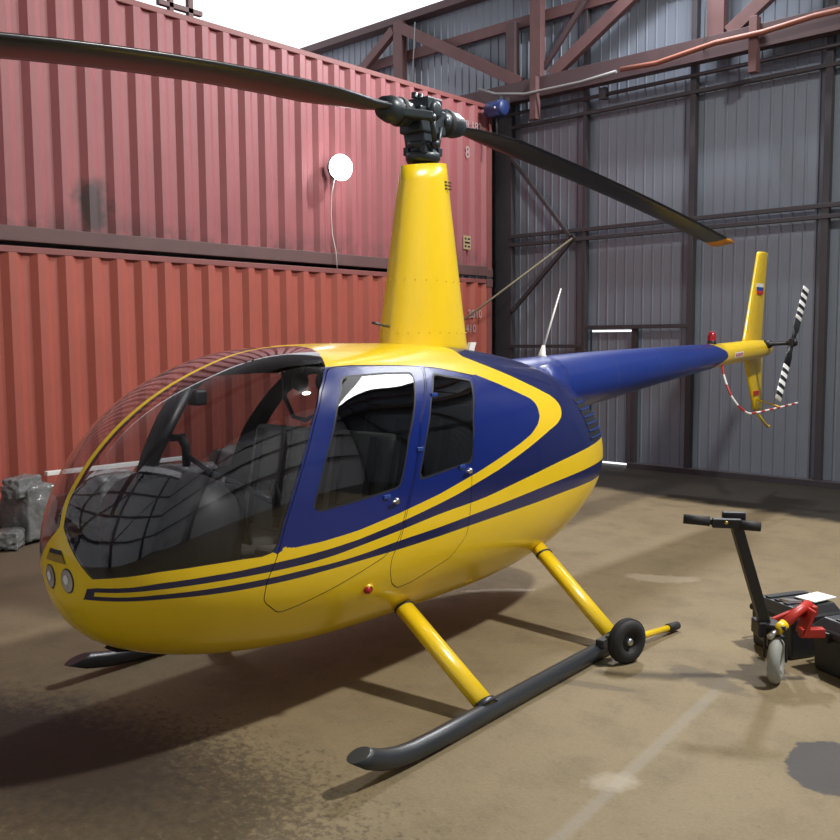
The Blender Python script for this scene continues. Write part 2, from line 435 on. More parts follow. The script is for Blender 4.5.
# girts and posts of the walls behind and beside the photographer
for z in (1.7, 3.5, 5.3, 7.35): tbar((-15, -3.5, z), (5.1, -3.5, z), .12, .12)
for x in (-12, -7.2, -2.4, 2.4): trim(MB().b2((x - .14, -3.5, 0), (x + .14, -3.28, 7.3)), M['girt'])
tbar((-7.2, -3.42, 1.7), (-2.4, -3.42, 5.3), .1, .1); tbar((-2.4, -3.42, 1.7), (2.4, -3.42, 5.3), .1, .1)
for z in (1.7, 3.5, 5.3): tbar((5.1, -3.5, z), (5.1, WY, z), .12, .12)
for y in (.5, 5.5): trim(MB().b2((4.88, y - .12, 0), (5.1, y + .12, 7.9)), M['girt'])

# ------------------------------------------------------------------ shipping containers
CX = -8.75
def container(z0, mat, label, H=2.59, up=False):
    L, Wd = 12.19, 2.44
    y1 = 11.215; y0 = y1 - L
    r = empty('shipping_container', (CX, 0, z0), 0, label, 'shipping container', 'stacked shipping containers')
    cw = .09
    def corr(x, s):
        prof = []; y = y0 + cw
        p = .2785
        while y < y1 - cw - .01:
            for t, d in ((0, .0), (.27, .0), (.50, .046), (.77, .046)):
                yy = y + t * p
                if yy < y1 - cw: prof.append((yy, d))
            y += p
        prof.append((y1 - cw, 0)); n = len(prof)
        m = MB(); vs = []
        for z in (.15, H - .062):
            for yy, d in prof: vs.append((x - s * d, yy, z))
        m.add(vs, [(i, i + 1, n + i + 1, n + i) for i in range(n - 1)])
        return m
    corr(-.012, 1).build('side_panel', mat, r, merge=False)
    corr(-Wd + .012, -1).build('side_panel', mat, r, merge=False)
    bl = M['raildark']
    for x in (-.05, -Wd + .05):
        MB().b2((x - .05, y0 + .1, 0.01), (x + .05, y1 - .1, .155)).build('bottom_rail', bl, r, bevel=.006)
        MB().b2((x - .04, y0 + .1, H - .065), (x + .04, y1 - .1, H - .002)).build('top_rail', M['rail'], r, bevel=.006)
        for y in (y0 + .055, y1 - .055):
            MB().b2((x - .05, y - .055, .11), (x + .05, y + .055, H - .11)).build('corner_post', M['rail'], r, bevel=.006)
            for z in (.06, H - .06):
                MB().b2((x - .06, y - .07, z - .06), (x + .06, y + .07, z + .06)).build('corner_casting', bl, r, bevel=.008)
    MB().b2((-Wd + .06, y0 + .06, H - .03), (-.06, y1 - .06, H - .012)).build('roof_panel', mat, r)
    MB().b2((-Wd + .06, y0 + .06, .10), (-.06, y1 - .06, .14)).build('floor_panel', bl, r)
    for y in (y0 + .03, y1 - .03): MB().b2((-Wd + .1, y - .02, .12), (-.1, y + .02, H - .08)).build('end_panel', mat, r)
    return r
ZL, ZU = .145, 2.768
c1 = container(ZL, M['cont_low'], 'bright red corrugated shipping container at the bottom of the stack, resting on the floor timbers')
c2 = container(ZU, M['cont_up'], 'faded dusty red corrugated shipping container stacked on top of the other one', H=2.565)
def text(s, size, mat, name, parent, loc, sx=1.0):
    cu = bpy.data.curves.new(name, 'FONT'); cu.body = s; cu.size = size; cu.extrude = .002; cu.align_x = 'CENTER'
    t = bpy.data.objects.new('tmp', cu); COL.objects.link(t)
    me = bpy.data.meshes.new_from_object(t.evaluated_get(bpy.context.evaluated_depsgraph_get()))
    bpy.data.objects.remove(t)
    o = bpy.data.objects.new(name, me); COL.objects.link(o); o.data.materials.clear(); o.data.materials.append(mat)
    o.parent = parent
    o.matrix_local = Matrix.Translation(loc) @ Matrix.Rotation(PI / 2, 4, 'Z') @ Matrix.Rotation(PI / 2, 4, 'X') @ Matrix.Scale(sx, 4, (1, 0, 0))
    return o
text('2810', .17, M['letter'], 'lettering', c1, (.004, 10.80, 2.15 - ZL), 1.0)
text('410', .17, M['letter'], 'lettering', c1, (.004, 10.70, 1.93 - ZL), 1.0)
text('8', .24, M['letter'], 'lettering', c2, (.004, 10.63, 4.48 - ZU), .9)
text('CAR', .17, M['letter'], 'lettering', c2, (.004, 10.52, 4.90 - ZU), 1.0)
text('182', .17, M['letter'], 'lettering', c2, (.004, 10.84, 4.90 - ZU), 1.0)
mb = MB(); mb.b2((.0, 10.53, 3.15 - ZU), (.004, 10.70, 3.35 - ZU)); mb.build('label_plate', M['plate'], c2)
mb = MB()
for k in range(3): mb.b2((.004, 10.56, 3.18 - ZU + k * .055), (.006, 10.60 + .03 * (k % 2), 3.21 - ZU + k * .055)); mb.b2((.004, 10.63, 3.18 - ZU + k * .055), (.006, 10.68, 3.205 - ZU + k * .055))
mb.build('label_print', M['seal'], c2)
# timbers under the lower container, spacer blocks between the two
for i, y in enumerate((-.6, 1.4, 3.0, 4.6, 6.6, 8.8, 10.8)):
    o = MB().b2((CX - 2.4, y - .1, 0), (CX + .0, y + .1, .154)).build('timber_beam', M['wood'], bevel=.008, label='weathered timber bearer lying under the bottom red container', cat='timber', group='bearers under the bottom container')
o = None
for x in (-.05, -2.39):
    for y in (-.92, 11.16):
        MB().b2((CX + x - .05, y - .06, ZL + 2.588), (CX + x + .05, y + .05, ZU + .004)).build('twist_lock', M['steel'], label='steel twist lock between the two stacked red containers', cat='lock', group='twist locks between the containers')

# round work lamp clamped to the upper container, with its lead
lp = empty('work_lamp', (CX, 7.92, 3.958), 0, 'glaring round white work lamp hung on the side of the upper red container', 'lamp')
mb = MB(); mb.sphere((.20, 0, 0), .158, 28, 18, (.8, 1, 1)); mb.build('lamp_globe', M['glow'], lp)
MB().lathe([(.0, 0), (.10, 0), (.14, .05), (.14, .07), (.0, .07)], (.06, 0, 0), (1, 0, 0), 24).build('lamp_housing', M['black'], lp)
MB().bar((-.0, 0, 0), (.07, 0, 0), .05, .05).build('bracket', M['steel'], lp)
MB().tube([(.12, -.03, -.13), (.06, -.03, -.3), (.03, -.02, -.55), (.025, .0, -.8), (.03, .05, -1.0), (.03, .07, -1.22)], .005, 6).build('cable', M['white'], lp)

# steel bracket standing on the upper container
r = empty('steel_frame', (-8.95, 5.9, ZU + 2.565), 0, 'small rusty steel frame standing on the roof of the upper container', 'frame')
MB().b2((-.03, .12, -.01), (.03, .18, .5)).build('post', M['truss'], r); MB().b2((-.03, -.25, .10), (.03, .30, .15)).build('rail', M['truss'], r)
MB().b2((-.03, -.12, -.01), (.03, -.07, .5)).build('post', M['truss'], r)
MB().b2((-.15, -.1, -.008), (.1, .2, .02)).build('foot_plate', M['truss'], r)

# blue chain hoist at the truss end
r = empty('chain_hoist', (-8.5, 11.0, 5.2), 0, 'dark blue chain hoist hanging from the truss beside the container top', 'hoist')
MB().lathe([(0, -.16), (.10, -.16), (.12, -.13), (.12, .13), (.10, .16), (0, .16)], (0, 0, 0), (1, 0, 0), 20).build('motor_housing', M['bluepaint'], r)
MB().b2((-.09, -.10, -.12), (.10, .10, .10)).build('gearbox', M['bluepaint'], r, bevel=.02)
MB().b2((-.04, .05, .05), (.04, .30, .20)).build('hanger', M['girt'], r, bevel=.005)
MB().tube([(0, 0, -.1), (0, .01, -.35)], .015, 6).build('chain', M['girt'], r)
MB().tube([(0, 0, -.35), (.03, 0, -.40), (0, 0, -.45), (-.04, 0, -.42)], .015, 6).build('hook', M['girt'], r)
mb = MB(); mb.sphere((.06, -.112, -.01), .018); mb.build('cap', M['white'], r)
# cables
MB().tube([(-9.0, 11.2, 5.62), (-8.6, 11.1, 5.45), (-8.1, 11.16, 5.37), (-7.2, 11.22, 5.38), (-6.62, 11.2, 5.41)], .022, 8).build('cable', M['pole'], label='thin grey cable draped along the lower truss beam, ending at the orange hose', cat='cable')
MB().tube([(-6.55, 11.2, 5.42), (-6.0, 11.15, 5.38), (-5.2, 11.14, 5.46), (-4.6, 11.15, 5.46), (-4.0, 11.13, 5.50), (-3.0, 11.15, 5.50), (-1, 11.15, 5.54)], .035, 8).build('hose', M['orange'], label='orange hose draped along the dark red truss beam above the gate', cat='hose')
MB().tube([(-5.37, 11.2, 5.40), (-5.36, 11.2, 6.2), (-5.37, 11.2, 7.0)], .008, 6).build('hanging_wire', M['pole'], label='thin pale wire hanging in front of the truss post', cat='wire')
MB().tube([(-10.4, 11.2, 5.5), (-10.35, 11.2, 6.2), (-10.3, 11.2, 6.9)], .010, 6).build('hanging_wire', M['pole'], label='thin pale wire hanging from the truss behind the container top', cat='wire')
MB().tube([(-8.72, 9.7, 1.72), (-7.46, 11.44, 3.27)], .015, 8).build('tie_strap', M['strap'], label='dull yellow tie strap stretched from the container to the gate rail', cat='strap')

# ------------------------------------------------------------------ film-wrapped goods along the container
def blob(name, c, dims, mat, seed, parent=None, rot=0, **k):
    rnd = random.Random(seed)
    bm = bmesh.new(); bmesh.ops.create_cube(bm, size=1)
    bmesh.ops.subdivide_edges(bm, edges=bm.edges[:], cuts=15, use_grid_fill=True)
    ph = [rnd.uniform(0, 6) for _ in range(9)]
    for v in bm.verts:
        x, y, z = v.co
        n = Vector((x, y, z)); l = max(abs(x), abs(y), abs(z)); rr = n.length
        q = n * (1 - .35 * (rr - l) / rr)
        w = .03 * math.sin(9 * y + ph[0] + 5 * z) + .03 * math.sin(11 * z + ph[1] - 6 * x)
        pn = n * 4.5 + Vector((seed, 0, 0))
        w += .10 * noise.noise(pn) + .07 * abs(noise.noise(pn * 2.3)) + .05 * noise.noise(pn * 5.0)
        q = q * (1 + w)
        v.co = Vector((q.x * dims[0], q.y * dims[1], q.z * dims[2]))
    zmin = min(v.co.z for v in bm.verts)
    for v in bm.verts: v.co.z -= zmin
    me = bpy.data.meshes.new(name); bm.to_mesh(me); bm.free()
    me.materials.append(mat)
    for p in me.polygons: p.use_smooth = True
    o = bpy.data.objects.new(name, me); COL.objects.link(o); o.location = c; o.rotation_euler = (0, 0, rot)
    if parent: o.parent = parent
    return tag(o, k.get('label'), k.get('cat'), k.get('group'))

# ------------------------------------------------------------------ HELICOPTER
HX, HY, HRZ = -3.777, 4.169, math.radians(273.15)
H = empty('helicopter', (HX, HY, 0), HRZ, 'yellow and blue four-seat helicopter parked on skids on the hangar floor', 'helicopter')

def pchip(xs, ys):
    xs = np.array(xs, float); ys = np.array(ys, float)
    o = np.argsort(xs); xs = xs[o]; ys = ys[o]; h = np.diff(xs); d = np.diff(ys) / h
    m = np.zeros(len(xs)); m[0] = d[0]; m[-1] = d[-1]
    for i in range(1, len(xs) - 1):
        if d[i - 1] * d[i] > 0:
            w1 = 2 * h[i] + h[i - 1]; w2 = h[i] + 2 * h[i - 1]; m[i] = (w1 + w2) / (w1 / d[i - 1] + w2 / d[i])
    def Fn(x):
        x = np.clip(x, xs[0], xs[-1]); i = np.clip(np.searchsorted(xs, x) - 1, 0, len(xs) - 2); t = (x - xs[i]) / h[i]
        return (2 * t**3 - 3 * t**2 + 1) * ys[i] + (t**3 - 2 * t**2 + t) * h[i] * m[i] + (-2 * t**3 + 3 * t**2) * ys[i + 1] + (t**3 - t**2) * h[i] * m[i + 1]
    return Fn
XN=2.43;XT=-1.74
TOP=pchip([2.43,2.42,2.406,2.385,2.316,2.184,2.03,1.908,1.781,1.607,1.51,1.26,1.033,.887,.4,-.1,-.5,-.9,-1.3,-1.57,-1.70,-1.74],
          [.93,.99,1.039,1.127,1.246,1.396,1.518,1.59,1.649,1.714,1.746,1.785,1.797,1.803,1.80,1.78,1.735,1.67,1.56,1.40,1.2,1.0])
BOT=pchip([2.43,2.42,2.39,2.3,2.15,1.9,1.6,1.2,.6,0,-.4,-.8,-1.1,-1.4,-1.62,-1.74],
          [.84,.755,.675,.555,.465,.385,.335,.30,.285,.285,.30,.345,.415,.525,.665,.88])
W=pchip([2.43,2.42,2.38,2.3,2.15,1.9,1.6,1.3,.8,.3,-.2,-.6,-1.0,-1.3,-1.52,-1.67,-1.74],
        [0,.12,.235,.345,.445,.54,.605,.64,.65,.645,.625,.595,.55,.49,.415,.29,.05])
ZW=pchip([2.43,2.3,2,1.5,.8,0,-1,-1.74],[.90,.88,.87,.90,.95,1.0,1.0,1.0])
NU=pchip([2.43,2.38,2.3,2.15,1.95,1.75,1.5,1.25,.9,0,-1,-1.74],[1.9,2.0,2.3,2.75,3.25,3.5,3.5,3.2,2.75,2.45,2.2,2])
NL=pchip([2.43,2,1.3,0,-1,-1.74],[2,2.15,2.4,2.45,2.3,2])

def relax(F, h0=.16):   # SMOOTH
    off = np.linspace(-1, 1, 13)
    wt = 1 - off ** 2; wt = wt / wt.sum()
    def G_(x):
        x = np.asarray(x, float)
        h = np.minimum(np.clip((2.33 - x) * .5, 0, h0), np.clip((x + 1.66) * .5, 0, h0))
        return sum(w_ * F(x + o_ * h) for o_, w_ in zip(off, wt))
    return G_
XTAB = np.concatenate([np.linspace(XT, 2.2, 1500), np.linspace(2.2, XN, 900)[1:]])
def table(F):
    T_ = F(XTAB)
    return lambda x: np.interp(x, XTAB, T_)
TOP, BOT, W, ZW, NU, NL = [table(relax(q)) for q in (TOP, BOT, W, ZW, NU, NL)]
def surf(X, th):
    t, b, w, zw = TOP(X), BOT(X), W(X), ZW(X)
    nu, nl = NU(X), NL(X)
    c = np.cos(th); s = np.sin(th); up = c >= 0
    n = np.where(up, nu, nl)
    y = w * np.abs(s) ** (2 / n) * np.sign(s)
    z = zw + np.where(up, (t - zw), (zw - b)) * np.sign(c) * np.abs(c) ** (2 / n)
    return np.stack([X + 0 * th, y, z], -1)
a = np.linspace(0, PI / 2, 34)
XS = np.concatenate([XN - .5 * (1 - np.cos(a)), np.linspace(XN - .5, XT + .3, 170)[1:-1], XT + .3 * (1 - np.cos(np.linspace(PI / 2, 0, 20)))])
# theta spacing denser where the superellipse turns quickly
NTH = 176
THS = np.linspace(0, 2 * PI, NTH + 1)
GR = np.array([surf(np.full_like(THS, x), THS) for x in XS])
GN = np.cross(np.gradient(GR, axis=1), np.gradient(GR, axis=0))
GN[:, 0] = GN[:, -1] = np.cross((GR[:, 1] - GR[:, -2]), np.gradient(GR[:, 0], axis=0))
GN[0] = (1, 0, 0); GN[-1] = (-1, 0, 0)
GN /= np.maximum(np.linalg.norm(GN, axis=2, keepdims=True), 1e-12)
if (GN[60, 44] @ np.array([0, 1, 0])) < 0: GN[1:-1] *= -1
GR = np.concatenate([GR, GN], axis=2)
polys = []
for i in range(len(XS) - 1):
    for k in range(NTH):
        q = [GR[i, k], GR[i + 1, k], GR[i + 1, k + 1], GR[i, k + 1]]
        polys.append(q)

def sdf_poly(P):
    P = np.array(P, float); A = P; B = np.roll(P, -1, 0)
    def fn(p):
        x, z = p[:, 0], p[:, 2]
        d2 = np.full(len(p), 1e9); ins = np.zeros(len(p), bool)
        for (ax, az), (bx, bz) in zip(A, B):
            ex, ez = bx - ax, bz - az; wx, wz = x - ax, z - az
            t = np.clip((wx * ex + wz * ez) / (ex * ex + ez * ez + 1e-12), 0, 1)
            d2 = np.minimum(d2, (wx - ex * t) ** 2 + (wz - ez * t) ** 2)
            c = ((az > z) != (bz > z))
            with np.errstate(all='ignore'):
                ins ^= c & (x < (bx - ax) * (z - az) / (bz - az + 1e-15) + ax)
        d = np.sqrt(d2)
        return np.where(ins, -d, d)
    return fn
def smooth(P, n=2):
    P = [np.array(p, float) for p in P]
    for _ in range(n):
        Q = []
        for i in range(len(P)):
            a_, b_ = P[i], P[(i + 1) % len(P)]
            Q += [a_ * .75 + b_ * .25, a_ * .25 + b_ * .75]
        P = Q
    return P
def rounded(P, r=.02, n=4):
    out = []
    m = len(P)
    for i in range(m):
        p0, p1, p2 = [np.array(P[(i + j) % m], float) for j in (-1, 0, 1)]
        a_ = p0 - p1; b_ = p2 - p1; la, lb = np.linalg.norm(a_), np.linalg.norm(b_)
        rr = min(r, la * .45, lb * .45); s_ = p1 + a_ / la * rr; e_ = p1 + b_ / lb * rr
        for t in np.linspace(0, 1, n + 1): out.append((1 - t) ** 2 * s_ + 2 * t * (1 - t) * p1 + t * t * e_)
    return out

def split(polys, fn):
    """cut a list of polygons by the zero line of a field: (inside, outside)"""
    cnt = [len(p) for p in polys]; allp = np.array([v for p in polys for v in p])
    val = fn(allp); ins, outs = [], []; o = 0
    for p, n in zip(polys, cnt):
        f = val[o:o + n]; o += n
        if (f < 0).all(): ins.append(p); continue
        if (f >= 0).all(): outs.append(p); continue
        A_, B_ = [], []
        for i in range(n):
            j = (i + 1) % n
            (A_ if f[i] < 0 else B_).append(p[i])
            if (f[i] < 0) != (f[j] < 0):
                t = f[i] / (f[i] - f[j]); c = p[i] + (p[j] - p[i]) * t
                A_.append(c); B_.append(c)
        if len(A_) > 2: ins.append(A_)
        if len(B_) > 2: outs.append(B_)
    return ins, outs
def halves(polys):
    L = [p for p in polys if np.mean([v[1] for v in p]) >= 0]; R = [p for p in polys if np.mean([v[1] for v in p]) < 0]
    return L, R

# outlines in the side view (x forward, z up)
WS_REAR = [(1.742, .893), (1.695, 1.040), (1.606, 1.250), (1.513, 1.441), (1.411, 1.591), (1.324, 1.670), (1.285, 1.692)]
ws = [(2.60, .860), (2.395, .860), (2.333, .871), (2.214, .886), (2.07, .892), (1.907, .896)] + WS_REAR + [(1.244, 1.733), (1.197, 1.766), (1.164, 1.786), (1.155, 1.95), (2.60, 1.95)]
sd_ws = sdf_poly(ws)
def f_ws(p):
    z = p[:, 2]; hw = np.where(z > 1.05, .015, .015 + np.clip((1.05 - z) / .19, 0, 1) * .19)
    top = p[:, 2] * 0
    return np.maximum(sd_ws(p), hw - np.abs(p[:, 1]))
off = -.012
fd = rounded([(1.276, 1.689), (1.320, 1.662), (1.404, 1.586), (1.505, 1.437), (1.597, 1.248), (1.686, 1.038), (1.735, .890), (1.785, .780), (1.790, .690), (1.695, .612), (1.589, .632), (1.382, .688), (1.097, .770), (1.0, .840), (.943, .994), (.890, 1.122), (.776, 1.412), (.553, 1.678), (.721, 1.687), (1.106, 1.697)], .025)
rd = rounded([(.541, 1.678), (.768, 1.412), (.881, 1.122), (.934, .994), (.990, .840), (1.045, .760), (1.044, .690), (1.005, .612), (.945, .572), (.841, .578), (.54, .655), (.42, .76), (.395, 1.0), (.388, 1.131), (.350, 1.273), (.252, 1.483), (.139, 1.617), (.408, 1.663)], .02)
w1 = rounded([(1.240, 1.648), (.927, 1.655), (.668, 1.650), (.892, 1.321), (.985, 1.095), (1.205, 1.075), (1.562, 1.045), (1.470, 1.281), (1.360, 1.499)], .035)
w2 = rounded([(.510, 1.641), (.190, 1.594), (.316, 1.379), (.382, 1.155), (.587, 1.138), (.858, 1.110), (.768, 1.310), (.646, 1.505)], .03)
Y1T = [(1.69, .9055), (1.621, .911), (1.509, .914), (1.276, .933), (.996, .972), (.678, 1.024), (.315, 1.101), (.111, 1.151), (-.119, 1.208), (-.274, 1.253), (-.375, 1.302), (-.425, 1.345), (-.434, 1.391), (-.425, 1.425), (-.388, 1.454), (-.265, 1.496), (-.082, 1.557), (.115, 1.619)]
Y1B = [(2.30, .829), (2.215, .839), (2.071, .844), (1.908, .849), (1.723, .859), (1.622, .863), (1.459, .874), (1.276, .89), (.996, .925), (.679, .974), (.504, 1.005), (.115, 1.089), (-.233, 1.18), (-.516, 1.256), (-.640, 1.285), (-.720, 1.318), (-.757, 1.35), (-.768, 1.394), (-.735, 1.430), (-.679, 1.462), (-.515, 1.52), (-.273, 1.602), (-.04, 1.68), (.061, 1.722)]
Y2T = [(2.42, .803), (2.333, .807), (2.214, .812), (2.071, .816), (1.908, .819), (1.723, .823), (1.622, .826), (1.459, .837), (1.276, .857), (.996, .885), (.679, .919), (.308, .945), (-.104, .993), (-.62, 1.050), (-1.394, 1.112), (-1.8, 1.14)]
Y2B = [(2.42, .787), (2.33, .787), (2.213, .790), (2.07, .790), (1.907, .792), (1.723, .796), (1.621, .800), (1.457, .804), (1.274, .813), (.994, .834), (.676, .850), (.314, .874), (-.006, .895), (-.482, .925), (-1.375, .962), (-1.8, .975)]
B2B = [(2.42, .768), (2.33, .769), (2.212, .769), (2.068, .765), (1.905, .763), (1.72, .766), (1.618, .769), (1.455, .777), (1.271, .784), (.99, .790), (.67, .801), (.306, .816), (-.401, .836), (-.788, .846), (-1.355, .848), (-1.8, .85)]
sdA = sdf_poly([(1.745, .8925)] + Y1T + [(.137, 1.617), (.408, 1.663), (.548, 1.678), (.721, 1.687), (1.106, 1.697), (1.285, 1.692)] + [(x + .03, z + .006) for x, z in WS_REAR[:0:-1]] + [(1.757, .896)])
sdB = sdf_poly([(2.6, .785), (2.41, .815), (2.385, .824)] + Y1B + [(.02, 1.76), (.0, 1.95), (-2, 1.95), (-2, -.5), (2.6, -.5)])
cA, cB, cC = [pchip(*zip(*q)) for q in (Y2T, Y2B, B2B)]

def skin_obj(name, polys, mats, parent, ring=None, lining=True, paint=True, **k):
    vid = {}; vs = []; ns = []; fs = []; mi = []
    for m_, pl in ((0, polys), (2, ring or [])):
        for p in pl:
            ids = []
            for v in p:
                key = (round(float(v[0]), 5), round(float(v[1]), 5), round(float(v[2]), 5))
                if key not in vid: vid[key] = len(vs); vs.append(key); ns.append(v[3:6] if len(v) > 3 else None)
                if not ids or ids[-1] != vid[key]: ids.append(vid[key])
            if len(ids) > 1 and ids[0] == ids[-1]: ids.pop()
            if len(set(ids)) == len(ids) and len(ids) > 2: fs.append(ids); mi.append(m_)
    custom = ns[0] is not None
    if custom:
        ns = np.array([n / max(np.linalg.norm(n), 1e-9) for n in ns])
        q = fs[len(fs) // 2]; V = [np.array(vs[i]) for i in q]
        if np.cross(V[1] - V[0], V[2] - V[0]) @ ns[q[0]] < 0: fs = [f[::-1] for f in fs]
        if lining:
            n0 = len(vs); edges = {}
            for f in fs:
                for i in range(len(f)):
                    e = (f[i], f[(i + 1) % len(f)]); edges[e] = edges.get(e, 0) + 1
            vs = vs + [tuple(np.array(v) - n * .014) for v, n in zip(vs, ns)]; ns = np.concatenate([ns, -ns])
            nf = len(fs); fs = fs + [[i + n0 for i in f[::-1]] for f in fs]; mi = mi + [1] * nf
            for (e0, e1) in list(edges):
                if (e1, e0) not in edges: fs.append([e1, e0, e0 + n0, e1 + n0]); mi.append(1)
    me = bpy.data.meshes.new(name); me.from_pydata([tuple(map(float, v)) for v in vs], [], fs)
    for m_ in mats: me.materials.append(m_)
    me.polygons.foreach_set('material_index', mi); me.polygons.foreach_set('use_smooth', [True] * len(fs))
    P = np.array(vs, float)
    if paint:
        for nm, val in (('sd_door', sdA(P)), ('sd_deck', sdB(P)), ('h_a', P[:, 2] - cA(P[:, 0])), ('h_b', P[:, 2] - cB(P[:, 0])), ('h_c', P[:, 2] - cC(P[:, 0]))):
            at = me.attributes.new(nm, 'FLOAT', 'POINT'); at.data.foreach_set('value', val.astype(np.float32))
    o = bpy.data.objects.new(name, me); COL.objects.link(o); o.parent = parent
    me.update()
    if custom: me.normals_split_custom_set_from_vertices([tuple(map(float, n)) for n in ns])
    return tag(o, k.get('label'))

gl, rest = split(polys, f_ws)
fdo, rest = split(rest, lambda p: sdf_poly(fd)(p))
rdo, rest = split(rest, lambda p: sdf_poly(rd)(p))
gap = lambda P, g: (lambda p: sdf_poly(P)(p) + g)
fdo, _ = split(fdo, gap(fd, .004)); rdo, _ = split(rdo, gap(rd, .004))
LM = [M['livery'], M['lining'], M['seal']]
fus = skin_obj('fuselage', rest, LM, H)
for g in halves(gl): skin_obj('windshield', g, [M['windshield']], H, lining=False, paint=False)
for dn, dpoly, wpoly in (('front_door', fdo, w1), ('rear_door', rdo, w2)):
    win, frame = split(dpoly, sdf_poly(wpoly))
    glz, ring = split(win, gap(wpoly, .010))
    for fr_, rg_, gz_ in zip(halves(frame), halves(ring), halves(glz)):
        d_ = skin_obj(dn, fr_, LM, H, ring=rg_)
        skin_obj('door_window', gz_, [M['tinted']], d_, lining=False, paint=False)
        sgn = 1 if np.mean([v[1] for v in fr_[0]]) > 0 else -1
        hx, hz = (1.02, 1.035) if dn == 'front_door' else (.415, 1.115)
        hy = .648 * sgn
        m2 = MB(); m2.lathe([(0, .012), (.012, .012), (.016, .004), (.016, 0), (0, 0)], (hx, hy, hz), (0, sgn, 0), 14); m2.tube([(hx, hy + sgn * .012, hz), (hx + .05, hy + sgn * .016, hz + .004)], .006, 8)
        m2.build('door_handle', M['steel'], d_)
        m2 = MB(); m2.box((hx + .07, hy, hz + .03), (.05, .012, .02)); m2.build('latch', M['blue'], d_, bevel=.004)

def yside(x, z):
    """half width of the skin at (x, z)"""
    x = np.array(float(x)); t, b, w, zw = TOP(x), BOT(x), W(x), ZW(x)
    n = NU(x) if z > zw else NL(x); r = abs(z - zw) / ((t - zw) if z > zw else (zw - b))
    return float(w * max(0, 1 - r ** n) ** (1 / n))
# hinges on the door post
for z_, x_ in ((1.53, .62), (1.27, .84)):
    m2 = MB(); m2.box((x_ - .02, yside(x_, z_) + .004, z_), (.05, .012, .02)); m2.build('door_hinge', M['blue'], H, bevel=.003)
# nose landing lights, flush oval covers in the nose skin
def xnose(y, z):
    lo, hi = 1.9, XN
    for _ in range(40):
        m_ = (lo + hi) / 2
        if yside(m_, z) > abs(y): lo = m_
        else: hi = m_
    return lo
def nosepatch(cy, cz, ry, rz_, lift, n=28, k0=0.0, dish=0.0):
    m_ = MB(); rings = []
    for q_ in np.linspace(k0, 1, 5):
        rings.append([(xnose(cy + ry * q_ * math.cos(2 * PI * t / n), cz + rz_ * q_ * math.sin(2 * PI * t / n)) + lift - dish * (1 - q_ * q_), cy + ry * q_ * math.cos(2 * PI * t / n), cz + rz_ * q_ * math.sin(2 * PI * t / n)) for t in range(n)])
    return m_.loft(rings, caps=False)
for y_, z_ in ((.068, .838), (-.064, .836)):
    li = nosepatch(y_, z_, .043, .053, .002, k0=.80).build('landing_light', M['seal'], H)
    nosepatch(y_, z_, .038, .048, .004, k0=.001).build('light_lens', M['lens'], li)
    nosepatch(y_ - .004, z_ + .004, .016, .02, .006, k0=.001).build('bulb', M['white'], li)
# ventilation scoop above the lights
def nosequad(P, lift):
    m_ = MB(); vs_ = []
    for i in range(5):
        for j in range(7):
            a_, b_ = i / 4, j / 6
            y = (1 - a_) * ((1 - b_) * P[0][0] + b_ * P[1][0]) + a_ * ((1 - b_) * P[3][0] + b_ * P[2][0])
            z = (1 - a_) * ((1 - b_) * P[0][1] + b_ * P[1][1]) + a_ * ((1 - b_) * P[3][1] + b_ * P[2][1])
            vs_.append((xnose(y, z) + lift, y, z))
    return m_.add(vs_, [(i * 7 + j, i * 7 + j + 1, i * 7 + j + 8, i * 7 + j + 7) for i in range(4) for j in range(6)], 0, True)
v_ = nosequad([(-.055, .960), (.032, .960), (.064, .908), (-.088, .908)], .003).build('air_vent', M['seal'], H)
nosequad([(-.066, .942), (.043, .942), (.064, .910), (-.088, .910)], .005).build('scoop_lip', M['scoop'], v_)
# engine cooling grille on the aft cowling
for sg in (1, -1):
    g_ = None
    m2 = MB(); q_ = [(x, sg * (yside(x, z) + .003), z) for z, xa, xb in ((1.412, -1.06, -1.40), (1.33, -1.09, -1.46), (1.24, -1.13, -1.51), (1.125, -1.17, -1.55)) for x in np.linspace(xa, xb, 9)]
    m2.add(q_, [(i * 9 + j, i * 9 + j + 1, i * 9 + j + 10, i * 9 + j + 9) for i in range(3) for j in range(8)], 0, True)
    g_ = m2.build('cooling_grille', M['seal'], H)
    for k in range(6):
        z_ = 1.385 - k * .048; x0_, x1_ = -1.08 - .018 * k, -1.42 - .035 * k
        pts = [(x, sg * (yside(x, z_) - .002), z_) for x in np.linspace(x0_, x1_, 8)]
        m2 = MB(); m2.tube(pts, .012, 6, flat=.55, smooth=False)
        m2.build('louvre', M['blue'], g_)
# drain / strobe on the belly side
for sg in (1, -1):
    y_ = yside(1.19, .62) * sg
    m2 = MB(); m2.lathe([(.03, -.01), (.026, .012), (.018, .016)], (1.175, y_, .623), (0, sg, -.2), 16); li = m2.build('position_light', M['yellow'], H)
    m2 = MB(); m2.sphere((1.19, y_ + sg * .012, .621), .019); m2.build('light_lens', M['redlens'], li)
# belly step
m2 = MB(); m2.box((.16, yside(.1, .44) - .03, .43), (.07, .05, .02)); m2.build('drain_fitting', M['yellow'], H, bevel=.006)

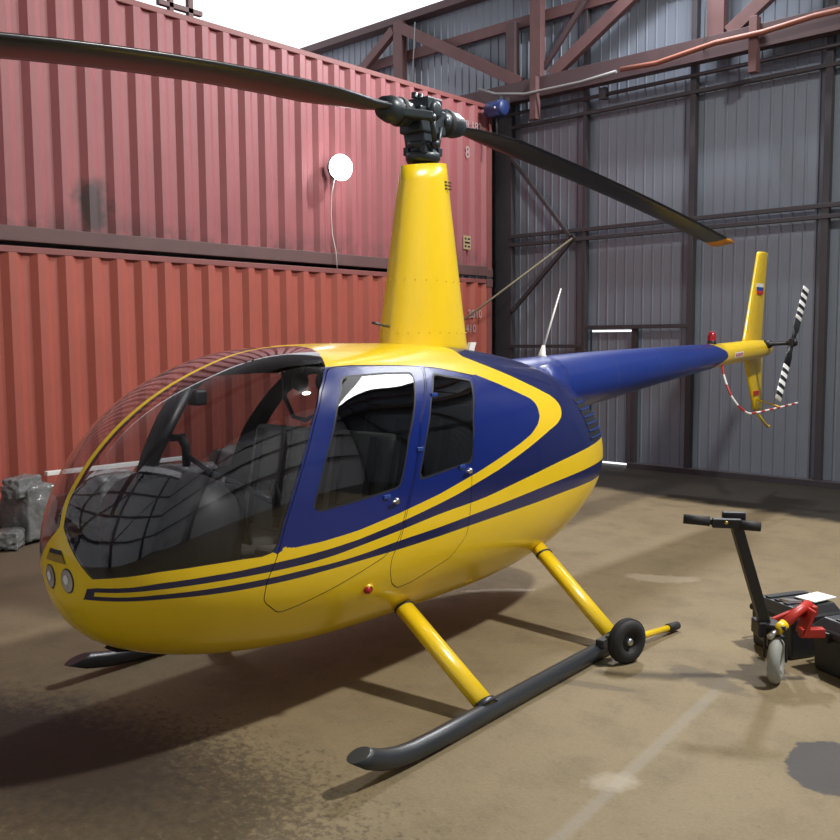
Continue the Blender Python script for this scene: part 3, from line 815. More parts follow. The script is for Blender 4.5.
# mast fairing
def foil(cx, z, la, lb, w, n=36):
    out = []
    for k in range(n):
        t = 2 * PI * k / n; c, s = math.cos(t), math.sin(t)
        if c >= 0: out.append((cx + la * c, w * s, z))
        else: out.append((cx + lb * c, w * s * (1 - .25 * abs(c) ** 2), z))
    return out
rings = []
for t in np.linspace(0, 1, 14):
    z = 1.70 + (2.865 - 1.70) * t
    q = (z - 1.80) / (2.865 - 1.80)
    la = .375 + (.185 - .375) * q; lb = .40 + (.215 - .40) * q; w = .165 + (.088 - .165) * q
    rings.append([(x, y, zz + (.03 * t * (-x) / .2 if t > .9 else 0)) for x, y, zz in foil(0, z, la, lb, w)])
mb = MB(); mb.loft(rings)
for z, kk in ((1.86, 26), (2.17, 22)):
    q = (z - 1.80) / 1.065
    for p in foil(0, z, .378 - .19 * q, .403 - .185 * q, .167 - .077 * q, kk): mb.sphere(p, .004, 6, 4)
fair = mb.build('mast_fairing', M['yellow'], H)
mb = MB()
for k in range(3):
    z = 2.77 - k * .02; q = (z - 1.8) / 1.065; w = .165 - .077 * q
    for x in (-.16, -.12): mb.b2((x - .014, w * .84 - .003, z - .004), (x + .014, w * .84 + .002, z + .004))
mb.build('placard', M['seal'], fair)
MB().tube([(.36, .03, 1.895), (.43, .05, 1.90), (.53, .06, 1.915)], .008, 8).build('pitot_tube', M['hub'], H)
m2 = MB(); m2.loft([[(x, y, z) for x, y in ((-.44 - dx, .012), (-.50 - dx, .012), (-.50 - dx, -.012), (-.44 - dx, -.012))] for z, dx in ((1.70, 0), (1.76, .01), (1.80, .03))], smooth=False)
m2.build('fuel_vent', M['white'], H)

# rotor mast, swashplate, hub
MB().lathe([(.035, 2.8), (.035, 3.20)], (0, 0, 0), n=20).build('rotor_mast', M['hub'], H)
sw = MB().lathe([(.04, 2.875), (.095, 2.875), (.105, 2.895), (.105, 2.925), (.085, 2.935), (.085, 2.955), (.098, 2.960), (.098, 2.99), (.04, 3.0)], n=28).build('swashplate', M['hub'], H)
for k in range(4):
    a_ = PI / 4 + k * PI / 2; m2 = MB(); m2.box((.092 * math.cos(a_), .092 * math.sin(a_), 2.94), (.04, .04, .05)); m2.build('control_lug', M['hub'], sw, bevel=.006)
hub = MB()
hub.box((0, 0, 3.11), (.24, .17, .15)); hub.box((0, 0, 3.205), (.14, .20, .08)); hub.box((0, 0, 3.02), (.16, .15, .12))
hub.lathe([(0, -.12), (.045, -.12), (.055, -.10), (.055, .10), (.045, .12), (0, .12)], (0, 0, 3.17), (0, 1, 0), 20)
hb = hub.build('rotor_hub', M['hub'], H, bevel=.012)
for x_ in (-.13, .13):
    m2 = MB(); m2.lathe([(0, -.10), (.028, -.10), (.032, -.085), (.032, .085), (.028, .10), (0, .10)], (x_, 0, 3.125), (0, 1, 0), 14)
    m2.build('hinge_bolt', M['hub'], hb)
for x_ in (-.02, .05, .10):
    m2 = MB(); m2.lathe([(0, .03), (.018, .03), (.02, 0)], (x_, 0.02, 3.235), (0, 0, 1), 10); m2.build('bolt', M['hub'], hb)
for sx_, sy_ in ((1, 1), (-1, -1)):
    m2 = MB(); m2.tube([(sx_ * .02, sy_ * .11, 2.97), (sx_ * .10, sy_ * .15, 3.10)], .016, 10); m2.sphere((sx_ * .10, sy_ * .15, 3.10), .026); m2.sphere((sx_ * .02, sy_ * .11, 2.97), .026)
    m2.build('pitch_link', M['hub'], H)
    m2 = MB(); m2.bar((sx_ * .10, sy_ * .15, 3.11), (sx_ * .25, sy_ * .05, 3.12), .05, .05); m2.build('pitch_horn', M['hub'], H, bevel=.008)
    m2 = MB(); m2.tube([(-sx_ * .05, sy_ * .06, 2.88), (-sx_ * .06, sy_ * .09, 3.08)], .013, 8); m2.build('scissor_link', M['hub'], H)

# main rotor blades: front and aft, drooping
CR, SR = math.cos(math.radians(1.7)), math.sin(math.radians(1.7))
def blade(sx, zf, name='rotor_blade'):
    af = []
    for t in (1.0, .8, .6, .4, .25, .12, .04, 0.0): af.append((t, .6 * .12 * (2.969 * math.sqrt(t) - 1.26 * t - 3.516 * t * t + 2.843 * t**3 - 1.015 * t**4) / 1.0))
    prof = [(t, y) for t, y in af] + [(t, -y) for t, y in af[1:-1][::-1]]
    stn = [.17, .22, .30, .36, .46, .62, .85] + list(np.linspace(1.1, 5.03, 16))
    rings = []; tipi = None
    for r in stn:
        if r < .37: chord, thk = .11, 2.6
        elif r < .8:
            q = (r - .36) / .44; chord, thk = .11 + (.254 - .11) * q, 2.6 - 1.5 * q
        else: chord, thk = .254, 1.1
        pitch = math.radians(9.5 - 4 * r / 5) if sx > 0 else math.radians(-2.0 - .25 * r)
        ring = []
        le = chord * .3 if r > .4 else chord * .5
        for t, y in prof:
            u = le - t * chord; v = y * chord * thk
            # leading edge faces the advancing side
            yy = (u * math.cos(pitch) - v * math.sin(pitch)); zz = u * math.sin(pitch) + v * math.cos(pitch)
            ring.append((sx * (r * CR - yy * SR), sx * (yy * CR + r * SR), zf(r) + zz))
        rings.append(ring)
    return rings, stn
def zfront(r): return 3.135 + .0115 * r - .0325 * r * r
def zaft(r): return 3.155 - .040 * r - .0068 * r * r
for sx, zf, lab in ((1, zfront, None), (-1, zaft, None)):
    rings, stn = blade(sx, zf)
    xt = 4.80
    body = [r_ for r_, s_ in zip(rings, stn) if s_ < xt]
    last = rings[-1]; prev = body[-1]; s0 = [s_ for s_ in stn if s_ < xt][-1]
    tq = (xt - s0) / (5.03 - s0)
    mid = [tuple(a_ + (b_ - a_) * tq for a_, b_ in zip(p_, q_)) for p_, q_ in zip(prev, last)]
    m2 = MB(); m2.loft(body + [mid]); bl_ = m2.build('rotor_blade', M['blade'], H)
    m2 = MB(); m2.loft([mid, last]); m2.build('blade_tip', M['tip'], bl_)
    m2 = MB(); m2.lathe([(0, .13), (.055, .13), (.075, .155), (.078, .30), (.062, .36), (0, .365)], (0, 0, zf(.2)), (sx, 0, 0), 20); m2.build('blade_grip', M['hub'], bl_)
    m2 = MB(); m2.lathe([(.080, .20), (.084, .21), (.084, .23), (.080, .24)], (0, 0, zf(.2)), (sx, 0, 0), 20); m2.build('pitch_bearing_boot', M['rubber'], bl_)

# tail boom
BX = [-.85, -1.2, -1.4, -2.2, -3.15, -4.0, -4.8, -5.4, -5.8, -6.02, -6.12, -6.16]
BT = [1.675, 1.69, 1.697, 1.72, 1.738, 1.753, 1.766, 1.785, 1.795, 1.79, 1.775, 1.74]
BB = [1.24, 1.245, 1.255, 1.318, 1.405, 1.475, 1.535, 1.570, 1.59, 1.605, 1.63, 1.67]
ft, fb = pchip(BX, BT), pchip(BX, BB)
def boomring(x, n=40, dz=0):
    t, b = float(ft(np.array(x))), float(fb(np.array(x))); r = (t - b) / 2; c = (t + b) / 2
    return [(x, r * math.cos(2 * PI * k / n), c + r * math.sin(2 * PI * k / n)) for k in range(n)]
def boommat():
    m, nt, out = newmat('tail_boom_paint')
    tc = N(nt, 'ShaderNodeTexCoord'); sx = N(nt, 'ShaderNodeSeparateXYZ'); nt.links.new(tc.outputs['Object'], sx.inputs[0])
    no = N(nt, 'ShaderNodeTexNoise', Scale=4.0, Detail=5.0); nt.links.new(tc.outputs['Object'], no.inputs['Vector'])
    c = mixc(nt, no.outputs['Fac'], (.003, .018, .16), (.006, .030, .23))
    # faint scratches and skin joints
    w = math_(nt, 'ABSOLUTE', math_(nt, 'SUBTRACT', math_(nt, 'FRACT', math_(nt, 'MULTIPLY', sx.outputs[0], 1.15)), .5))
    j = math_(nt, 'LESS_THAN', w, .006)
    c = mixc(nt, math_(nt, 'MULTIPLY', j, .35), c, (.10, .13, .25))
    p = N(nt, 'ShaderNodeBsdfPrincipled', Roughness=.34); p.inputs['Coat Weight'].default_value = .3
    nt.links.new(c, p.inputs['Base Color']); nt.links.new(p.outputs[0], out.inputs['Surface'])
    return m
M['boom'] = boommat()
cut = lambda p: p[:, 0] + 4.62 - np.clip((1.68 - p[:, 2]) * 2.6, 0, .5) + np.clip((p[:, 2] - 1.69) * 3, -.2, .25) * -1.0 
xs = np.linspace(-.85, -6.0, 160).tolist() + [-6.05, -6.09, -6.12, -6.14, -6.155, -6.16]
R_ = [boomring(x, 48) for x in xs]
bp_ = [[np.array(R_[i][k]), np.array(R_[i + 1][k]), np.array(R_[i + 1][(k + 1) % 48]), np.array(R_[i][(k + 1) % 48])] for i in range(len(xs) - 1) for k in range(48)]
bp_.append([np.array(p) for p in R_[0]])
yel_, blu_ = split(bp_, cut)
tb = skin_obj('tail_boom', blu_, [M['boom']], H, lining=False, paint=False)
te = skin_obj('tail_cone', yel_, [M['yellow']], H, lining=False, paint=False)
for o_ in (tb, te):
    bm = bmesh.new(); bm.from_mesh(o_.data); bmesh.ops.recalc_face_normals(bm, faces=bm.faces); bm.to_mesh(o_.data); bm.free()
# fairing where the boom leaves the cowling
mb = MB(); mb.loft([[(x, w * math.cos(a_), c + h * math.sin(a_)) for a_ in np.linspace(0, 2 * PI, 24, endpoint=False)] for x, w, h, c in ((-.9, .30, .20, 1.44), (-1.2, .26, .215, 1.46), (-1.38, .235, .225, 1.475))])
mb.build('boom_fairing', M['boom'], H)
# warning label on the tail cone
mb = MB()
def boompt(x, a_):
    t, b = float(ft(np.array(x))), float(fb(np.array(x))); r = (t - b) / 2 + .002; c = (t + b) / 2
    return (x, r * math.cos(a_), c + r * math.sin(a_))
def patch(mb, x0, x1, a0, a1, mi=0, lift=0):
    q = []
    for x in np.linspace(x0, x1, 3):
        for a_ in np.linspace(a0, a1, 4):
            p = boompt(x, a_); q.append((p[0], p[1] * (1 + lift), p[2]))
    mb.add(q, [(i * 4 + j, (i + 1) * 4 + j, (i + 1) * 4 + j + 1, i * 4 + j + 1) for i in range(2) for j in range(3)], mi)
patch(mb, -4.86, -5.10, -.35, .15)
dl = mb.build('warning_label', M['flagw'], te)
mb = MB()
for k in range(5): patch(mb, -4.885 - k * .042, -4.91 - k * .042, -.25, .05, 0, .02)
mb.build('warning_lettering', M['flagr'], dl)
# antenna and beacon
mb = MB(); mb.tube([(-1.36, 0, 1.685), (-1.36, 0, 1.705), (-1.38, 0, 1.77)], [.05, .026, .012], 12); mb.tube([(-1.38, 0, 1.76), (-1.62, 0, 2.19)], [.010, .005], 8); mb.build('whip_antenna', M['white'], H)
mb = MB(); mb.lathe([(.042, 0), (.042, .035), (.038, .04)], (-4.53, 0, 1.755), n=16); be = mb.build('beacon_base', M['black'], H)
mb = MB(); mb.lathe([(.04, .038), (.04, .09), (.03, .12), (.012, .13), (0, .131)], (-4.53, 0, 1.755), n=16); mb.build('beacon_lens', M['redlens'], be)

# fins
def fin(pts, y, th, name):
    """pts: list of (x_le, x_te, z)"""
    rings = []
    for xl, xt, z in pts:
        ring = []; n = 9
        for k in range(n + 1):
            t = k / n; yy = th * 2.6 * (math.sqrt(t) * (1 - t) + .06 * t) ; ring.append((xl + (xt - xl) * t, y + yy, z))
        for k in range(n, 0, -1):
            t = k / n; yy = th * 2.6 * (math.sqrt(t) * (1 - t) + .06 * t); ring.append((xl + (xt - xl) * t, y - yy, z))
        rings.append(ring)
    mb = MB(); mb.loft(rings); return mb.build(name, M['yellow'], H)
FY = -.12
uf = fin([(-5.62, -6.34, 1.68), (-5.70, -6.325, 1.81), (-6.065, -6.43, 2.72), (-6.09, -6.44, 2.765), (-6.13, -6.42, 2.785)], FY, .026, 'vertical_fin')
lf = fin([(-5.70, -6.36, 1.68), (-5.80, -6.35, 1.48), (-6.07, -6.385, 1.02), (-6.13, -6.37, .985)], FY, .024, 'ventral_fin')
MB().b2((-5.75, FY - .02, 1.66), (-6.1, .05, 1.72)).build('fin_mount', M['yellow'], H)
# horizontal stabiliser on the starboard side
rings = []
for y in (-.05, -.4, -.95, -1.0):
    rings.append([(-5.62 - .30 * t, y, 1.70 + sgn_ * .02 * 2.6 * (math.sqrt(t) * (1 - t) + .04)) for t, sgn_ in [(k / 8, 1) for k in range(9)] + [(k / 8, -1) for k in range(8, 0, -1)]])
mb = MB(); mb.loft(rings); mb.build('horizontal_stabiliser', M['yellow'], H)
# flag on the upper fin
fx = lambda z: -6.10 - (2.765 - z) * -.02
fl = None
for nm, z0, z1, mt in (('flag_white_band', 2.385, 2.425, 'flagw'), ('flag_blue_band', 2.345, 2.385, 'flagb'), ('flag_red_band', 2.305, 2.345, 'flagr')):
    mb = MB(); x0 = -6.03; mb.b2((x0, FY + .005, z0), (x0 - .18, FY + .040, z1))
    o_ = mb.build(nm, M[mt], fl or uf)
mb = MB(); mb.b2((-6.02, FY + .005, 1.17), (-6.16, FY + .036, 1.22)); mb.build('placard', M['flagr'], lf)
# tail skid
MB().tube([(-6.15, FY, 1.0), (-6.42, FY, .85), (-6.60, FY, .765), (-6.64, FY, .775)], .016, 8).build('tail_skid', M['yellow'], H)
# tail rotor guard, striped red and white
gp = [(-4.66, .06, 1.545), (-4.58, .12, 1.42), (-4.54, .20, 1.26), (-4.62, .28, 1.12), (-4.78, .32, 1.065), (-5.05, .335, 1.07), (-5.6, .34, 1.08), (-6.15, .345, 1.095)]
gx = pchip(range(8), [p[0] for p in gp]); gy = pchip(range(8), [p[1] for p in gp]); gz = pchip(range(8), [p[2] for p in gp])
s_ = np.linspace(0, 7, 141); gpts = np.stack([gx(s_), gy(s_), gz(s_)], 1)
ln = np.concatenate([[0], np.cumsum(np.linalg.norm(np.diff(gpts, axis=0), axis=1))])
mb = MB(); mb.tube(gpts, .011, 8, caps=True)
for fi, f_ in enumerate(mb.f):
    pass
seg_of = [min(i // 8, 139) for i in range(139 * 8 + 8)]
for i in range(140 * 8):
    mb.m[i] = int(ln[i // 8] / .115) % 2
mb.build('tail_rotor_guard', [M['red'], M['flagw']], H, label='red and white striped tube guard under the tail rotor')
MB().tube([(-5.6, .34, 1.08), (-5.9, .1, 1.10), (-6.15, FY, 1.12)], .009, 8).build('guard_strut', M['yellow'], H)
# tail rotor
TRC = Vector((-5.89, .355, 1.765))
mb = MB(); mb.lathe([(0, 0), (.05, 0), (.045, .06), (.03, .08), (.022, .09), (.022, .30), (0, .30)], (-5.89, .06, 1.745), (0, 1, .06), 18); mb.build('tail_rotor_gearbox', M['black'], H)
mb = MB(); mb.box(TRC, (.10, .05, .09)); mb.lathe([(0, -.05), (.035, -.05), (.035, .05), (0, .05)], TRC, (0, 1, 0), 16); mb.build('tail_rotor_hub', M['black'], H, bevel=.008)
d = Vector((-.75, 0, 1.06)).normalized(); q = Vector((d.z, 0, -d.x))
def trblade(sg):
    segs = [(.05, .12, .05, 'black'), (.12, .34, .085, 'black')]
    def ring(r, ch, th=.008):
        out = []
        for k in range(12):
            a_ = 2 * PI * k / 12
            w = q * (ch / 2 * math.cos(a_)) + Vector((0, 1, 0)) * (th * math.sin(a_) - .18 * ch * math.cos(a_))
            out.append(TRC + d * (sg * r) + w)
        return out
    mb = MB(); mb.loft([ring(.04, .05, .016), ring(.12, .05, .016), ring(.17, .10), ring(.30, .10)]); b_ = mb.build('tail_rotor_blade', M['black'], H)
    n = 9
    mb = MB()
    for k in range(n):
        r0 = .30 + (.735 - .30) * k / n; r1 = .30 + (.735 - .30) * (k + 1) / n
        mb.loft([ring(r0, .10), ring(r1, .10)], mi=k % 2, caps=True)
    mb.build('striped_panel', [M['white'], M['black']], b_, label='black and white striped outer blade')
trblade(1); trblade(-1)

# skids and struts
def skid(sg):
    y = 1.09 * sg
    if sg < 0: y = -.95
    kz = 1.0 if sg > 0 else .62
    dx = 0 if sg > 0 else .04
    m2 = MB(); pts = [(-.47, y, .045), (1.30, y, .045), (1.45, y, .050), (1.55, y, .045 + .017 * kz), (1.64 + dx * .5, y, .045 + .040 * kz), (1.72 + dx, y, .045 + .073 * kz), (1.78 + dx, y, .045 + .112 * kz)]
    xs_ = [p[0] for p in pts]
    m2.tube(pts, [.045] * 5 + [.044, .042], 18, end=(.25, 0, .97)); sk = m2.build('skid_tube', M['skid'], H)
    m2 = MB()
    m2.b2((-.40, y - .022, 0), (1.2, y + .022, .01)); m2.build('skid_shoe', M['steel'], sk, bevel=.003)
    for xt, xb, zt, yt in ((.755, .875, .43, .44), (-.62, -.42, .47, .46)):
        top = Vector((xt, sg * (yt - .10), zt + .075)); bot = Vector((xb, y, .06))
        m2 = MB(); n = 20; rings = []
        dirv = (bot - top).normalized()
        fwd = Vector((1, 0, 0)); fwd = (fwd - dirv * fwd.dot(dirv)).normalized(); sd = dirv.cross(fwd)
        for t in (0, .5, 1):
            p = top.lerp(bot, t); r_ = []
            la, lb = .062, .042
            for k in range(n):
                a_ = 2 * PI * k / n; r_.append(p + fwd * (math.cos(a_) * la) + sd * (math.sin(a_) * lb * (1 - .3 * (math.cos(a_) < 0) * math.cos(a_) ** 2)))
            rings.append(r_)
        m2.loft(rings); st = m2.build('landing_gear_strut', M['yellow'], H)
        m2 = MB(); r2 = []
        for t in (.965, 1.0):
            p = top.lerp(bot, t); r2.append([p + fwd * (math.cos(2 * PI * k / n) * .070) + sd * (math.sin(2 * PI * k / n) * .05) for k in range(n)])
        m2.loft(r2); m2.build('strut_shoe', M['skid'], st)
        m2 = MB(); r2 = []
        q0 = (top - bot).normalized(); pr = Vector((xt, sg * yt, zt)) 
        for t in (.19, .205):
            p = top.lerp(bot, t); r2.append([p + fwd * (math.cos(2 * PI * k / n) * .065) + sd * (math.sin(2 * PI * k / n) * .044) for k in range(n)])
        m2.loft(r2); m2.build('strut_collar', M['seal'], st)
skid(1); skid(-1)

# ------------------------------------------------------------------ cabin interior (parts of the helicopter)
def section(x, sc_=.975, n=48, zmin=None):
    out = []
    for k in range(n):
        p = surf(np.array(float(x)), np.array(2 * PI * k / n)); zc = .95
        out.append((x, float(p[1]) * sc_, zc + (float(p[2]) - zc) * sc_))
    return out
m2 = MB(); m2.loft([section(-.10), section(-.13)], smooth=False); m2.build('firewall', M['lining'], H)
m2 = MB(); pts = []
for x in np.linspace(2.2, -.1, 24):
    w = max(.05, yside(x, .47) - .04); pts.append((x, w))
vs_ = [(x, w, .50) for x, w in pts] + [(x, -w, .50) for x, w in pts[::-1]]
m2.add(vs_, [tuple(range(len(vs_)))]); m2.add([(x, y, .47) for x, y, z in vs_], [tuple(range(len(vs_)))[::-1]])
m2.build('cabin_floor', M['lining'], H)
def seat(x, y, mat, dark):
    m2 = MB(); m2.b2((x + .02, y * .9 - .19, .50), (x + .42, y * .9 + .19, .70)); s_ = m2.build('seat', M['lining'], H, bevel=.02)
    m2 = MB(); m2.box((x + .22, y, .745), (.46, .44, .10), Matrix.Rotation(math.radians(-6), 3, 'Y')); m2.build('seat_cushion', mat, s_, bevel=.035, seg=3)
    m2 = MB(); m2.box((x - .09, y, 1.04), (.09, .44, .62), Matrix.Rotation(math.radians(-14), 3, 'Y')); m2.build('seat_back', mat, s_, bevel=.035, seg=3)
    for dy in (-.12, .12):
        m2 = MB(); m2.bar((x - .08, y + dy, 1.33), (x + .03, y + dy * .9, .80), .045, .006, (1, 0, 0)); m2.build('seat_belt', M['strap'] if False else dark, s_)
    return s_
for y in (.31, -.31):
    seat(1.02, y, M['seat'], M['black']); seat(.10, y, M['seatdark'], M['black'])
# instrument console with its hood
m2 = MB(); rings = []
for z, rx, ry in ((.70, .26, .30), (.85, .29, .36), (1.0, .29, .38), (1.10, .26, .36), (1.17, .20, .30), (1.21, .11, .20), (1.222, .02, .05)):
    rings.append([(1.87 + rx * math.cos(2 * PI * k / 32), ry * math.sin(2 * PI * k / 32), z) for k in range(32)])
m2.loft(rings); co = m2.build('instrument_hood', M['hood'], H)
m2 = MB(); m2.b2((1.70, -.17, .49), (1.98, .17, .80)); m2.build('console_pedestal', M['hood'], co, bevel=.02)
m2 = MB(); m2.box((1.60, 0, 1.0), (.02, .44, .30), Matrix.Rotation(math.radians(12), 3, 'Y')); pa = m2.build('instrument_panel', M['black'], co, bevel=.01)
for yy in (-.14, 0, .14):
    for zz in (.93, 1.06):
        m2 = MB(); m2.lathe([(0, .012), (.045, .012), (.05, 0)], (1.594 - (zz - 1) * .2, yy, zz), (-1, 0, .2), 18); m2.build('gauge', M['seal'], pa)
m2 = MB(); m2.sphere((1.90, 0, 1.215), .10, 16, 8, (1, .9, .35)); m2.build('hood_cap', M['rubber'], co)
# centre windshield tube and compass
MB().tube([(2.01, 0, 1.20), (1.755, 0, 1.600)], .030, 12).build('windshield_tube', M['black'], H)
m2 = MB(); m2.box((1.70, .0, 1.555), (.07, .075, .075)); cp = m2.build('compass', M['black'], H, bevel=.012)
m2 = MB(); m2.lathe([(0, .004), (.025, .004), (.028, 0)], (1.663, 0, 1.555), (-1, 0, 0), 14); m2.build('compass_dial', M['lens'], cp)
# cyclic stick with the T bar
m2 = MB(); m2.tube([(1.42, 0, .52), (1.50, 0, .85), (1.58, 0, 1.10), (1.56, 0, 1.16)], .02, 10); cy = m2.build('cyclic_stick', M['black'], H)
m2 = MB(); m2.tube([(1.52, -.34, 1.24), (1.55, -.1, 1.17), (1.55, .1, 1.13), (1.52, .34, 1.06)], .014, 8); m2.build('cyclic_crossbar', M['hub'], cy)
for yy, zz in ((-.34, 1.24), (.34, 1.06)):
    m2 = MB(); m2.tube([(1.52, yy, zz - .06), (1.52, yy, zz + .04), (1.55, yy, zz + .10)], [.020, .022, .026], 10); m2.tube([(1.55, yy, zz + .09), (1.62, yy, zz + .095)], .018, 8); m2.build('cyclic_grip', M['rubber'], cy)
# collective lever and headset lead
MB().tube([(.72, .06, .55), (1.05, .06, .70), (1.22, .06, .80)], [.018, .018, .024], 10).build('collective_lever', M['black'], H)
m2 = MB(); m2.sphere((.98, .12, 1.60), .055, 14, 10, (1, .6, 1)); m2.sphere((.98, -.06, 1.60), .055, 14, 10, (1, .6, 1)); m2.tube([(.98, .12, 1.64), (.98, .08, 1.71), (.98, -.02, 1.71), (.98, -.06, 1.64)], .010, 8)
m2.build('headset', M['black'], H)
m2 = MB(); m2.tube([(1.10, -.06, 1.66), (1.10, -.05, 1.52), (1.07, -.02, 1.42), (1.03, .03, 1.40), (.99, .09, 1.44), (.98, .12, 1.56)], .012, 8); m2.build('headset_lead', M['rubber'], H)
# overhead panel
m2 = MB(); m2.b2((1.05, -.30, 1.715), (.2, .30, 1.745)); m2.build('headliner', M['lining'], H, bevel=.01)

# ------------------------------------------------------------------ ground handling wheel clamped on the near skid
gw = empty('ground_handling_wheel', (HX, HY, 0), HRZ, 'black ground handling wheel with yellow lever on the near skid of the helicopter', 'wheel')
WC = (-.25, 1.25, .126); R = .126; AX = Vector((.36, .93, 0)).normalized()
m2 = MB(); prof = []
for k in range(17):
    a_ = 2 * PI * k / 16
    prof.append((R - .040 + .040 * math.cos(a_) * 1.0, .040 * math.sin(a_)))
m2.lathe(prof[:-1], WC, AX, 36, closed=True)
for dy in (-.012, 0, .012): m2.lathe([(R - .002, dy - .003), (R + .002, dy - .003), (R + .002, dy + .003), (R - .002, dy + .003)], WC, AX, 36, closed=True)
ty = m2.build('tyre', M['rubber'], gw)
m2 = MB(); m2.lathe([(.0, .022), (.022, .022), (.026, .012), (.05, .010), (.07, .028), (.082, .028), (.082, -.028), (.0, -.024)], WC, AX, 30); m2.build('rim', M['black'], gw)
m2 = MB(); m2.lathe([(0, .036), (.018, .036), (.022, .026), (.022, .01)], WC, AX, 12); m2.build('hub_cap', M['steel'], gw)
m2 = MB(); m2.tube([(WC[0], WC[1], WC[2]), (WC[0], 1.12, WC[2] - .01)], .016, 10); m2.box((WC[0], 1.115, .095), (.14, .05, .05)); m2.build('clamp_bracket', M['skid'], gw, bevel=.006)
m2 = MB(); m2.tube([(-.33, 1.18, .085), (-.87, 1.225, .040)], .020, 12); m2.build('lever', M['yellow'], gw)
m2 = MB(); m2.tube([(-.85, 1.223, .042), (-.97, 1.233, .032)], .026, 12); m2.build('lever_grip', M['rubber'], gw)

# ------------------------------------------------------------------ tow dolly and cases at the right
ca_, sa_ = math.cos(TH), math.sin(TH)
P0 = (-1.80, 4.735)
# local frame: x = towards image right, y = away
td = empty('tow_dolly', (P0[0], P0[1], 0), TH, 'black T-handled tow dolly with grey wheel and red frame beside the black cases', 'tow dolly')
ax = Vector((.86, -.5, 0)).normalized()
m2 = MB(); prof = [(.082 + .040 * math.cos(2 * PI * k / 16), .034 * math.sin(2 * PI * k / 16)) for k in range(16)]
m2.lathe(prof, (0, 0, .122), ax, 36, closed=True); ty = m2.build('tyre', M['wheelgrey'], td)
m2 = MB(); m2.lathe([(0, .024), (.02, .024), (.03, .012), (.06, .012), (.066, .02), (.066, -.02), (0, -.02)], (0, 0, .122), ax, 24); m2.build('rim', M['black'], td)
m2 = MB(); m2.bar(Vector((0, 0, .122)) + ax * .05, Vector((0, 0, .30)) + ax * .045, .03, .012, ax); m2.bar(Vector((0, 0, .122)) - ax * .05 + Vector((0, .03, .0)), Vector((0, 0.03, .30)) - ax * .045, .03, .012, ax); m2.bar(Vector((0, 0.015, .30)) - ax * .05, Vector((0, 0.015, .30)) + ax * .05, .04, .02); m2.build('wheel_fork', M['black'], td, bevel=.003)
m2 = MB(); m2.bar((-.03, .08, .28), (-.21, .06, .845), .055, .055, (0, 1, 0)); m2.build('column', M['black'], td, bevel=.004)
m2 = MB(); m2.bar((-.46, .09, .862), (-.11, -.0, .838), .03, .03); hbar = m2.build('handlebar', M['black'], td, bevel=.005)
m2 = MB(); m2.tube([(-.475, .094, .863), (-.345, .06, .855)], .026, 14); m2.build('grip', M['rubber'], hbar)
m2 = MB(); m2.tube([(-.205, .024, .843), (-.10, -.002, .837)], .026, 14); m2.build('grip', M['rubber'], hbar)
m2 = MB(); m2.box((-.265, .035, .850), (.15, .045, .05), Matrix.Rotation(-.2, 3, 'Z')); m2.build('switch_box', M['black'], td, bevel=.008)
m2 = MB(); m2.box((-.215, .075, .878), (.12, .04, .05), Matrix.Rotation(-.2, 3, 'Z')); m2.build('clamp_block', M['case'], td, bevel=.008)
m2 = MB(); m2.lathe([(0, .006), (.009, .006), (.010, 0)], (-.275, .011, .857), (-.1, -1, 0), 12); m2.build('button', M['brass'], td)
m2 = MB(); m2.box((-.02, .10, .27), (.12, .12, .08)); m2.box((.03, .16, .20), (.10, .20, .05)); m2.build('base_block', M['black'], td, bevel=.008)
m2 = MB(); m2.tube([(.04, .02, .305), (.15, .08, .365), (.22, .13, .385)], .026, 12); rb = m2.build('red_arm', M['red'], td)
m2 = MB(); m2.tube([(.0, -.0, .283), (.05, .025, .311)], .028, 12); m2.build('yellow_sleeve', M['yellow'], td)
m2 = MB(); m2.tube([(-.05, -.025, .255), (.0, .0, .283)], .016, 10); m2.build('pin', M['steel'], td)
m2 = MB(); m2.box((.18, .07, .31), (.02, .12, .15), Matrix.Rotation(.35, 3, 'Y')); m2.box((.205, .05, .255), (.13, .05, .05)); m2.box((.10, .12, .32), (.16, .03, .05), Matrix.Rotation(-.4, 3, 'Y')); m2.box((.235, .15, .36), (.03, .14, .05)); m2.build('red_bracket', M['red'], td, bevel=.006)
m2 = MB(); m2.b2((-.06, .06, .30), (-.04, .08, .32)); m2.build('bolt', M['steel'], td, bevel=.004)
m2 = MB(); m2.bar((.15, .14, .395), (.19, .36, .345), .07, .012); m2.build('steel_strap', M['steel'], td)

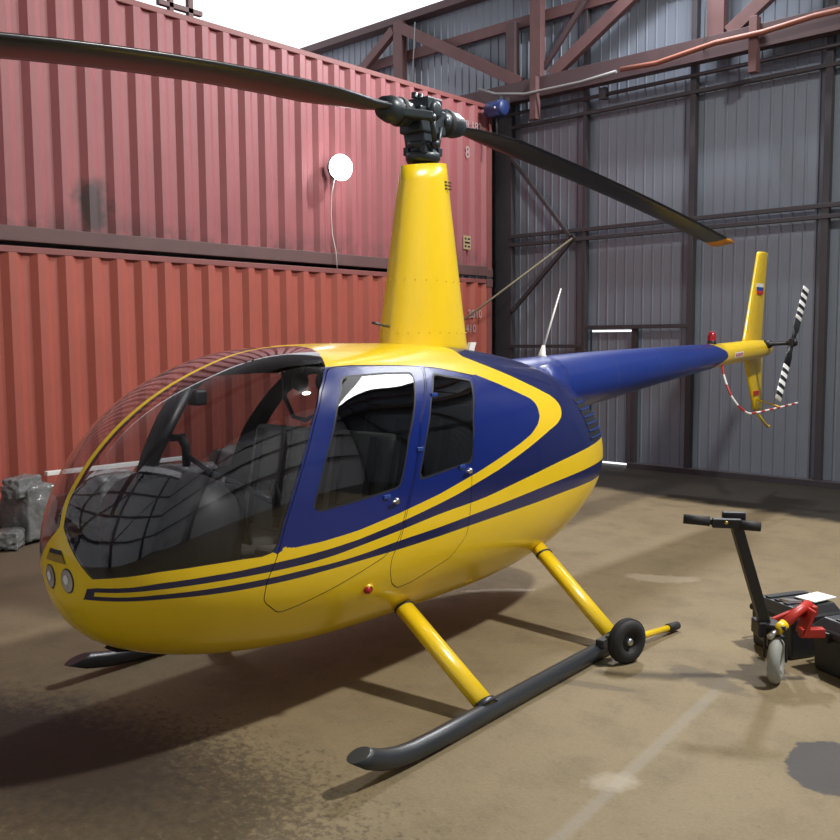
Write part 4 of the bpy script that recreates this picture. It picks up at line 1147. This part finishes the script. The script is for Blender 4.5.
def case(c, rz, w, dp, h, label, latchside):
    r = empty('battery_case', (c[0], c[1], 0), rz, label, 'case', 'black cases beside the tow dolly')
    m2 = MB(); rings = []
    for z, s_ in ((0.0, .93), (.02, .955), (h * .70, 1.0)): rings.append([(sx * w / 2 * s_, sy * dp / 2 * s_, z) for sx, sy in ((-1, -1), (1, -1), (1, 1), (-1, 1))])
    m2.loft(rings, smooth=False); m2.build('case_body', M['case'], r, bevel=.012)
    m2 = MB(); rings = []
    for z, s_ in ((h * .70, 1.06), (h * .80, 1.06), (h * .84, 1.0), (h * .97, .86), (h, .84)): rings.append([(sx * w / 2 * s_, sy * dp / 2 * s_, z) for sx, sy in ((-1, -1), (1, -1), (1, 1), (-1, 1))])
    m2.loft(rings, smooth=False); l_ = m2.build('case_lid', M['case'], r, bevel=.010)
    for k in (-1, 0, 1):
        m2 = MB(); m2.b2((k * w * .22 - .02, -dp * .40, h), (k * w * .22 + .02, dp * .40, h + .010)); m2.build('lid_rib', M['case'], l_, bevel=.004)
    for sx in (-1, 1):
        m2 = MB(); m2.b2((sx * w * .28 - .03, -dp / 2 * 1.06 - .014, h * .62), (sx * w * .28 + .03, -dp / 2 * 1.06 + .01, h * .80)); m2.build('latch', M['black'], r, bevel=.005)
    m2 = MB(); m2.tube([(-w / 2 * 1.05, -.08, h * .74), (-w / 2 * 1.05 - .035, -.08, h * .74), (-w / 2 * 1.05 - .035, .08, h * .74), (-w / 2 * 1.05, .08, h * .74)], .012, 8); m2.build('carry_handle', M['black'], r)
    return r
case((-1.925, 5.345), math.radians(-27), .33, .36, .30, 'black plastic case with white sheet on its lid, directly behind the tow dolly column', 1)
case((-1.42, 5.15), math.radians(-27), .50, .42, .30, 'black plastic case cut by the right frame edge, right of the red arm', 1)
m2 = MB(); m2.box((-1.83, 5.39, .3155), (.13, .20, .008), Matrix.Rotation(-.3, 3, 'Z')); m2.build('paper_sheet', M['paper'], label='white sheet lying on the black case lid behind the red arm', cat='paper', bevel=.002)

# film wrapped goods by the container
wb = blob('wrapped_bundle', (-8.30, 3.72, 0), (.40, .36, .52), M['film'], 3, label='lumpy film-wrapped grey bundle standing by the container, left of the helicopter nose', cat='bundle', rot=.3)
blob('bundle_sleeve', (.05, -.10, .42), (.18, .40, .19), M['film'], 8, parent=wb, rot=.3)
blob('bundle_tail', (.10, -.30, 0), (.22, .34, .16), M['film'], 11, parent=wb, rot=.6)
o = MB().b2((-8.33, 3.90, .58), (-8.27, 5.4, .62)).build('metal_profile', M['white'], label='long white metal profile lying on the wrapped goods by the container', cat='profile', bevel=.004)
for i, (y, w, h) in enumerate(((4.5, .50, .55), (5.25, .75, .55), (6.15, .75, .64))):
    blob('wrapped_pallet', (-8.2, y, 0), (.55, w, h), M['film'], 20 + i, label=('film wrapped grey pallet load just behind the helicopter nose', 'film wrapped grey pallet load seen through the windshield, middle of the row', 'film wrapped grey pallet load seen through the cabin behind the cyclic stick')[i], cat='pallet load', group='film wrapped goods along the container')

# ------------------------------------------------------------------ light
w = bpy.data.worlds.new('world'); scn.world = w; w.use_nodes = True
bg = w.node_tree.nodes['Background']; bg.inputs[0].default_value = (.97, .96, 1.0, 1); bg.inputs[1].default_value = 1.6
def area(name, loc, rot, sx, sy, power, col=(1, 1, 1), target=None):
    l = bpy.data.lights.new(name, 'AREA'); l.shape = 'RECTANGLE'; l.size = sx; l.size_y = sy; l.energy = power; l.color = col
    o = bpy.data.objects.new(name, l); COL.objects.link(o); o.location = loc
    if target is not None:
        o.rotation_euler = (Vector(target) - Vector(loc)).to_track_quat('-Z', 'Y').to_euler()
    else: o.rotation_euler = rot
    return o
area('hangar_lamp', (.8, 6.4, 7.9), None, .6, .6, 1030, (1, .96, .88), (-3.2, 3.6, 0))
gd = area('gable_daylight', (-2.0, 12.3, 8.35), (0, 0, 0), 13, .9, 440, (.93, .96, 1))
gx_ = Vector((1, 0, -.14)).normalized(); gz_ = Vector((0, .8, .6)); gz_ = (gz_ - gx_ * gz_.dot(gx_)).normalized(); gy_ = gz_.cross(gx_)
gd.matrix_world = Matrix.Translation((-2.0, 12.3, 8.35)) @ Matrix((gx_, gy_, gz_)).transposed().to_4x4()      # along the sloping eave
area('truss_lamp', (-5.3, 10.7, 7.5), None, .5, .5, 520, (.97, .97, 1), (-6.5, 3.0, 1.5))
vs = scn.view_settings
vs.view_transform = 'Standard'; vs.look = 'None'; vs.gamma = 1; vs.use_curve_mapping = False; vs.exposure = 0
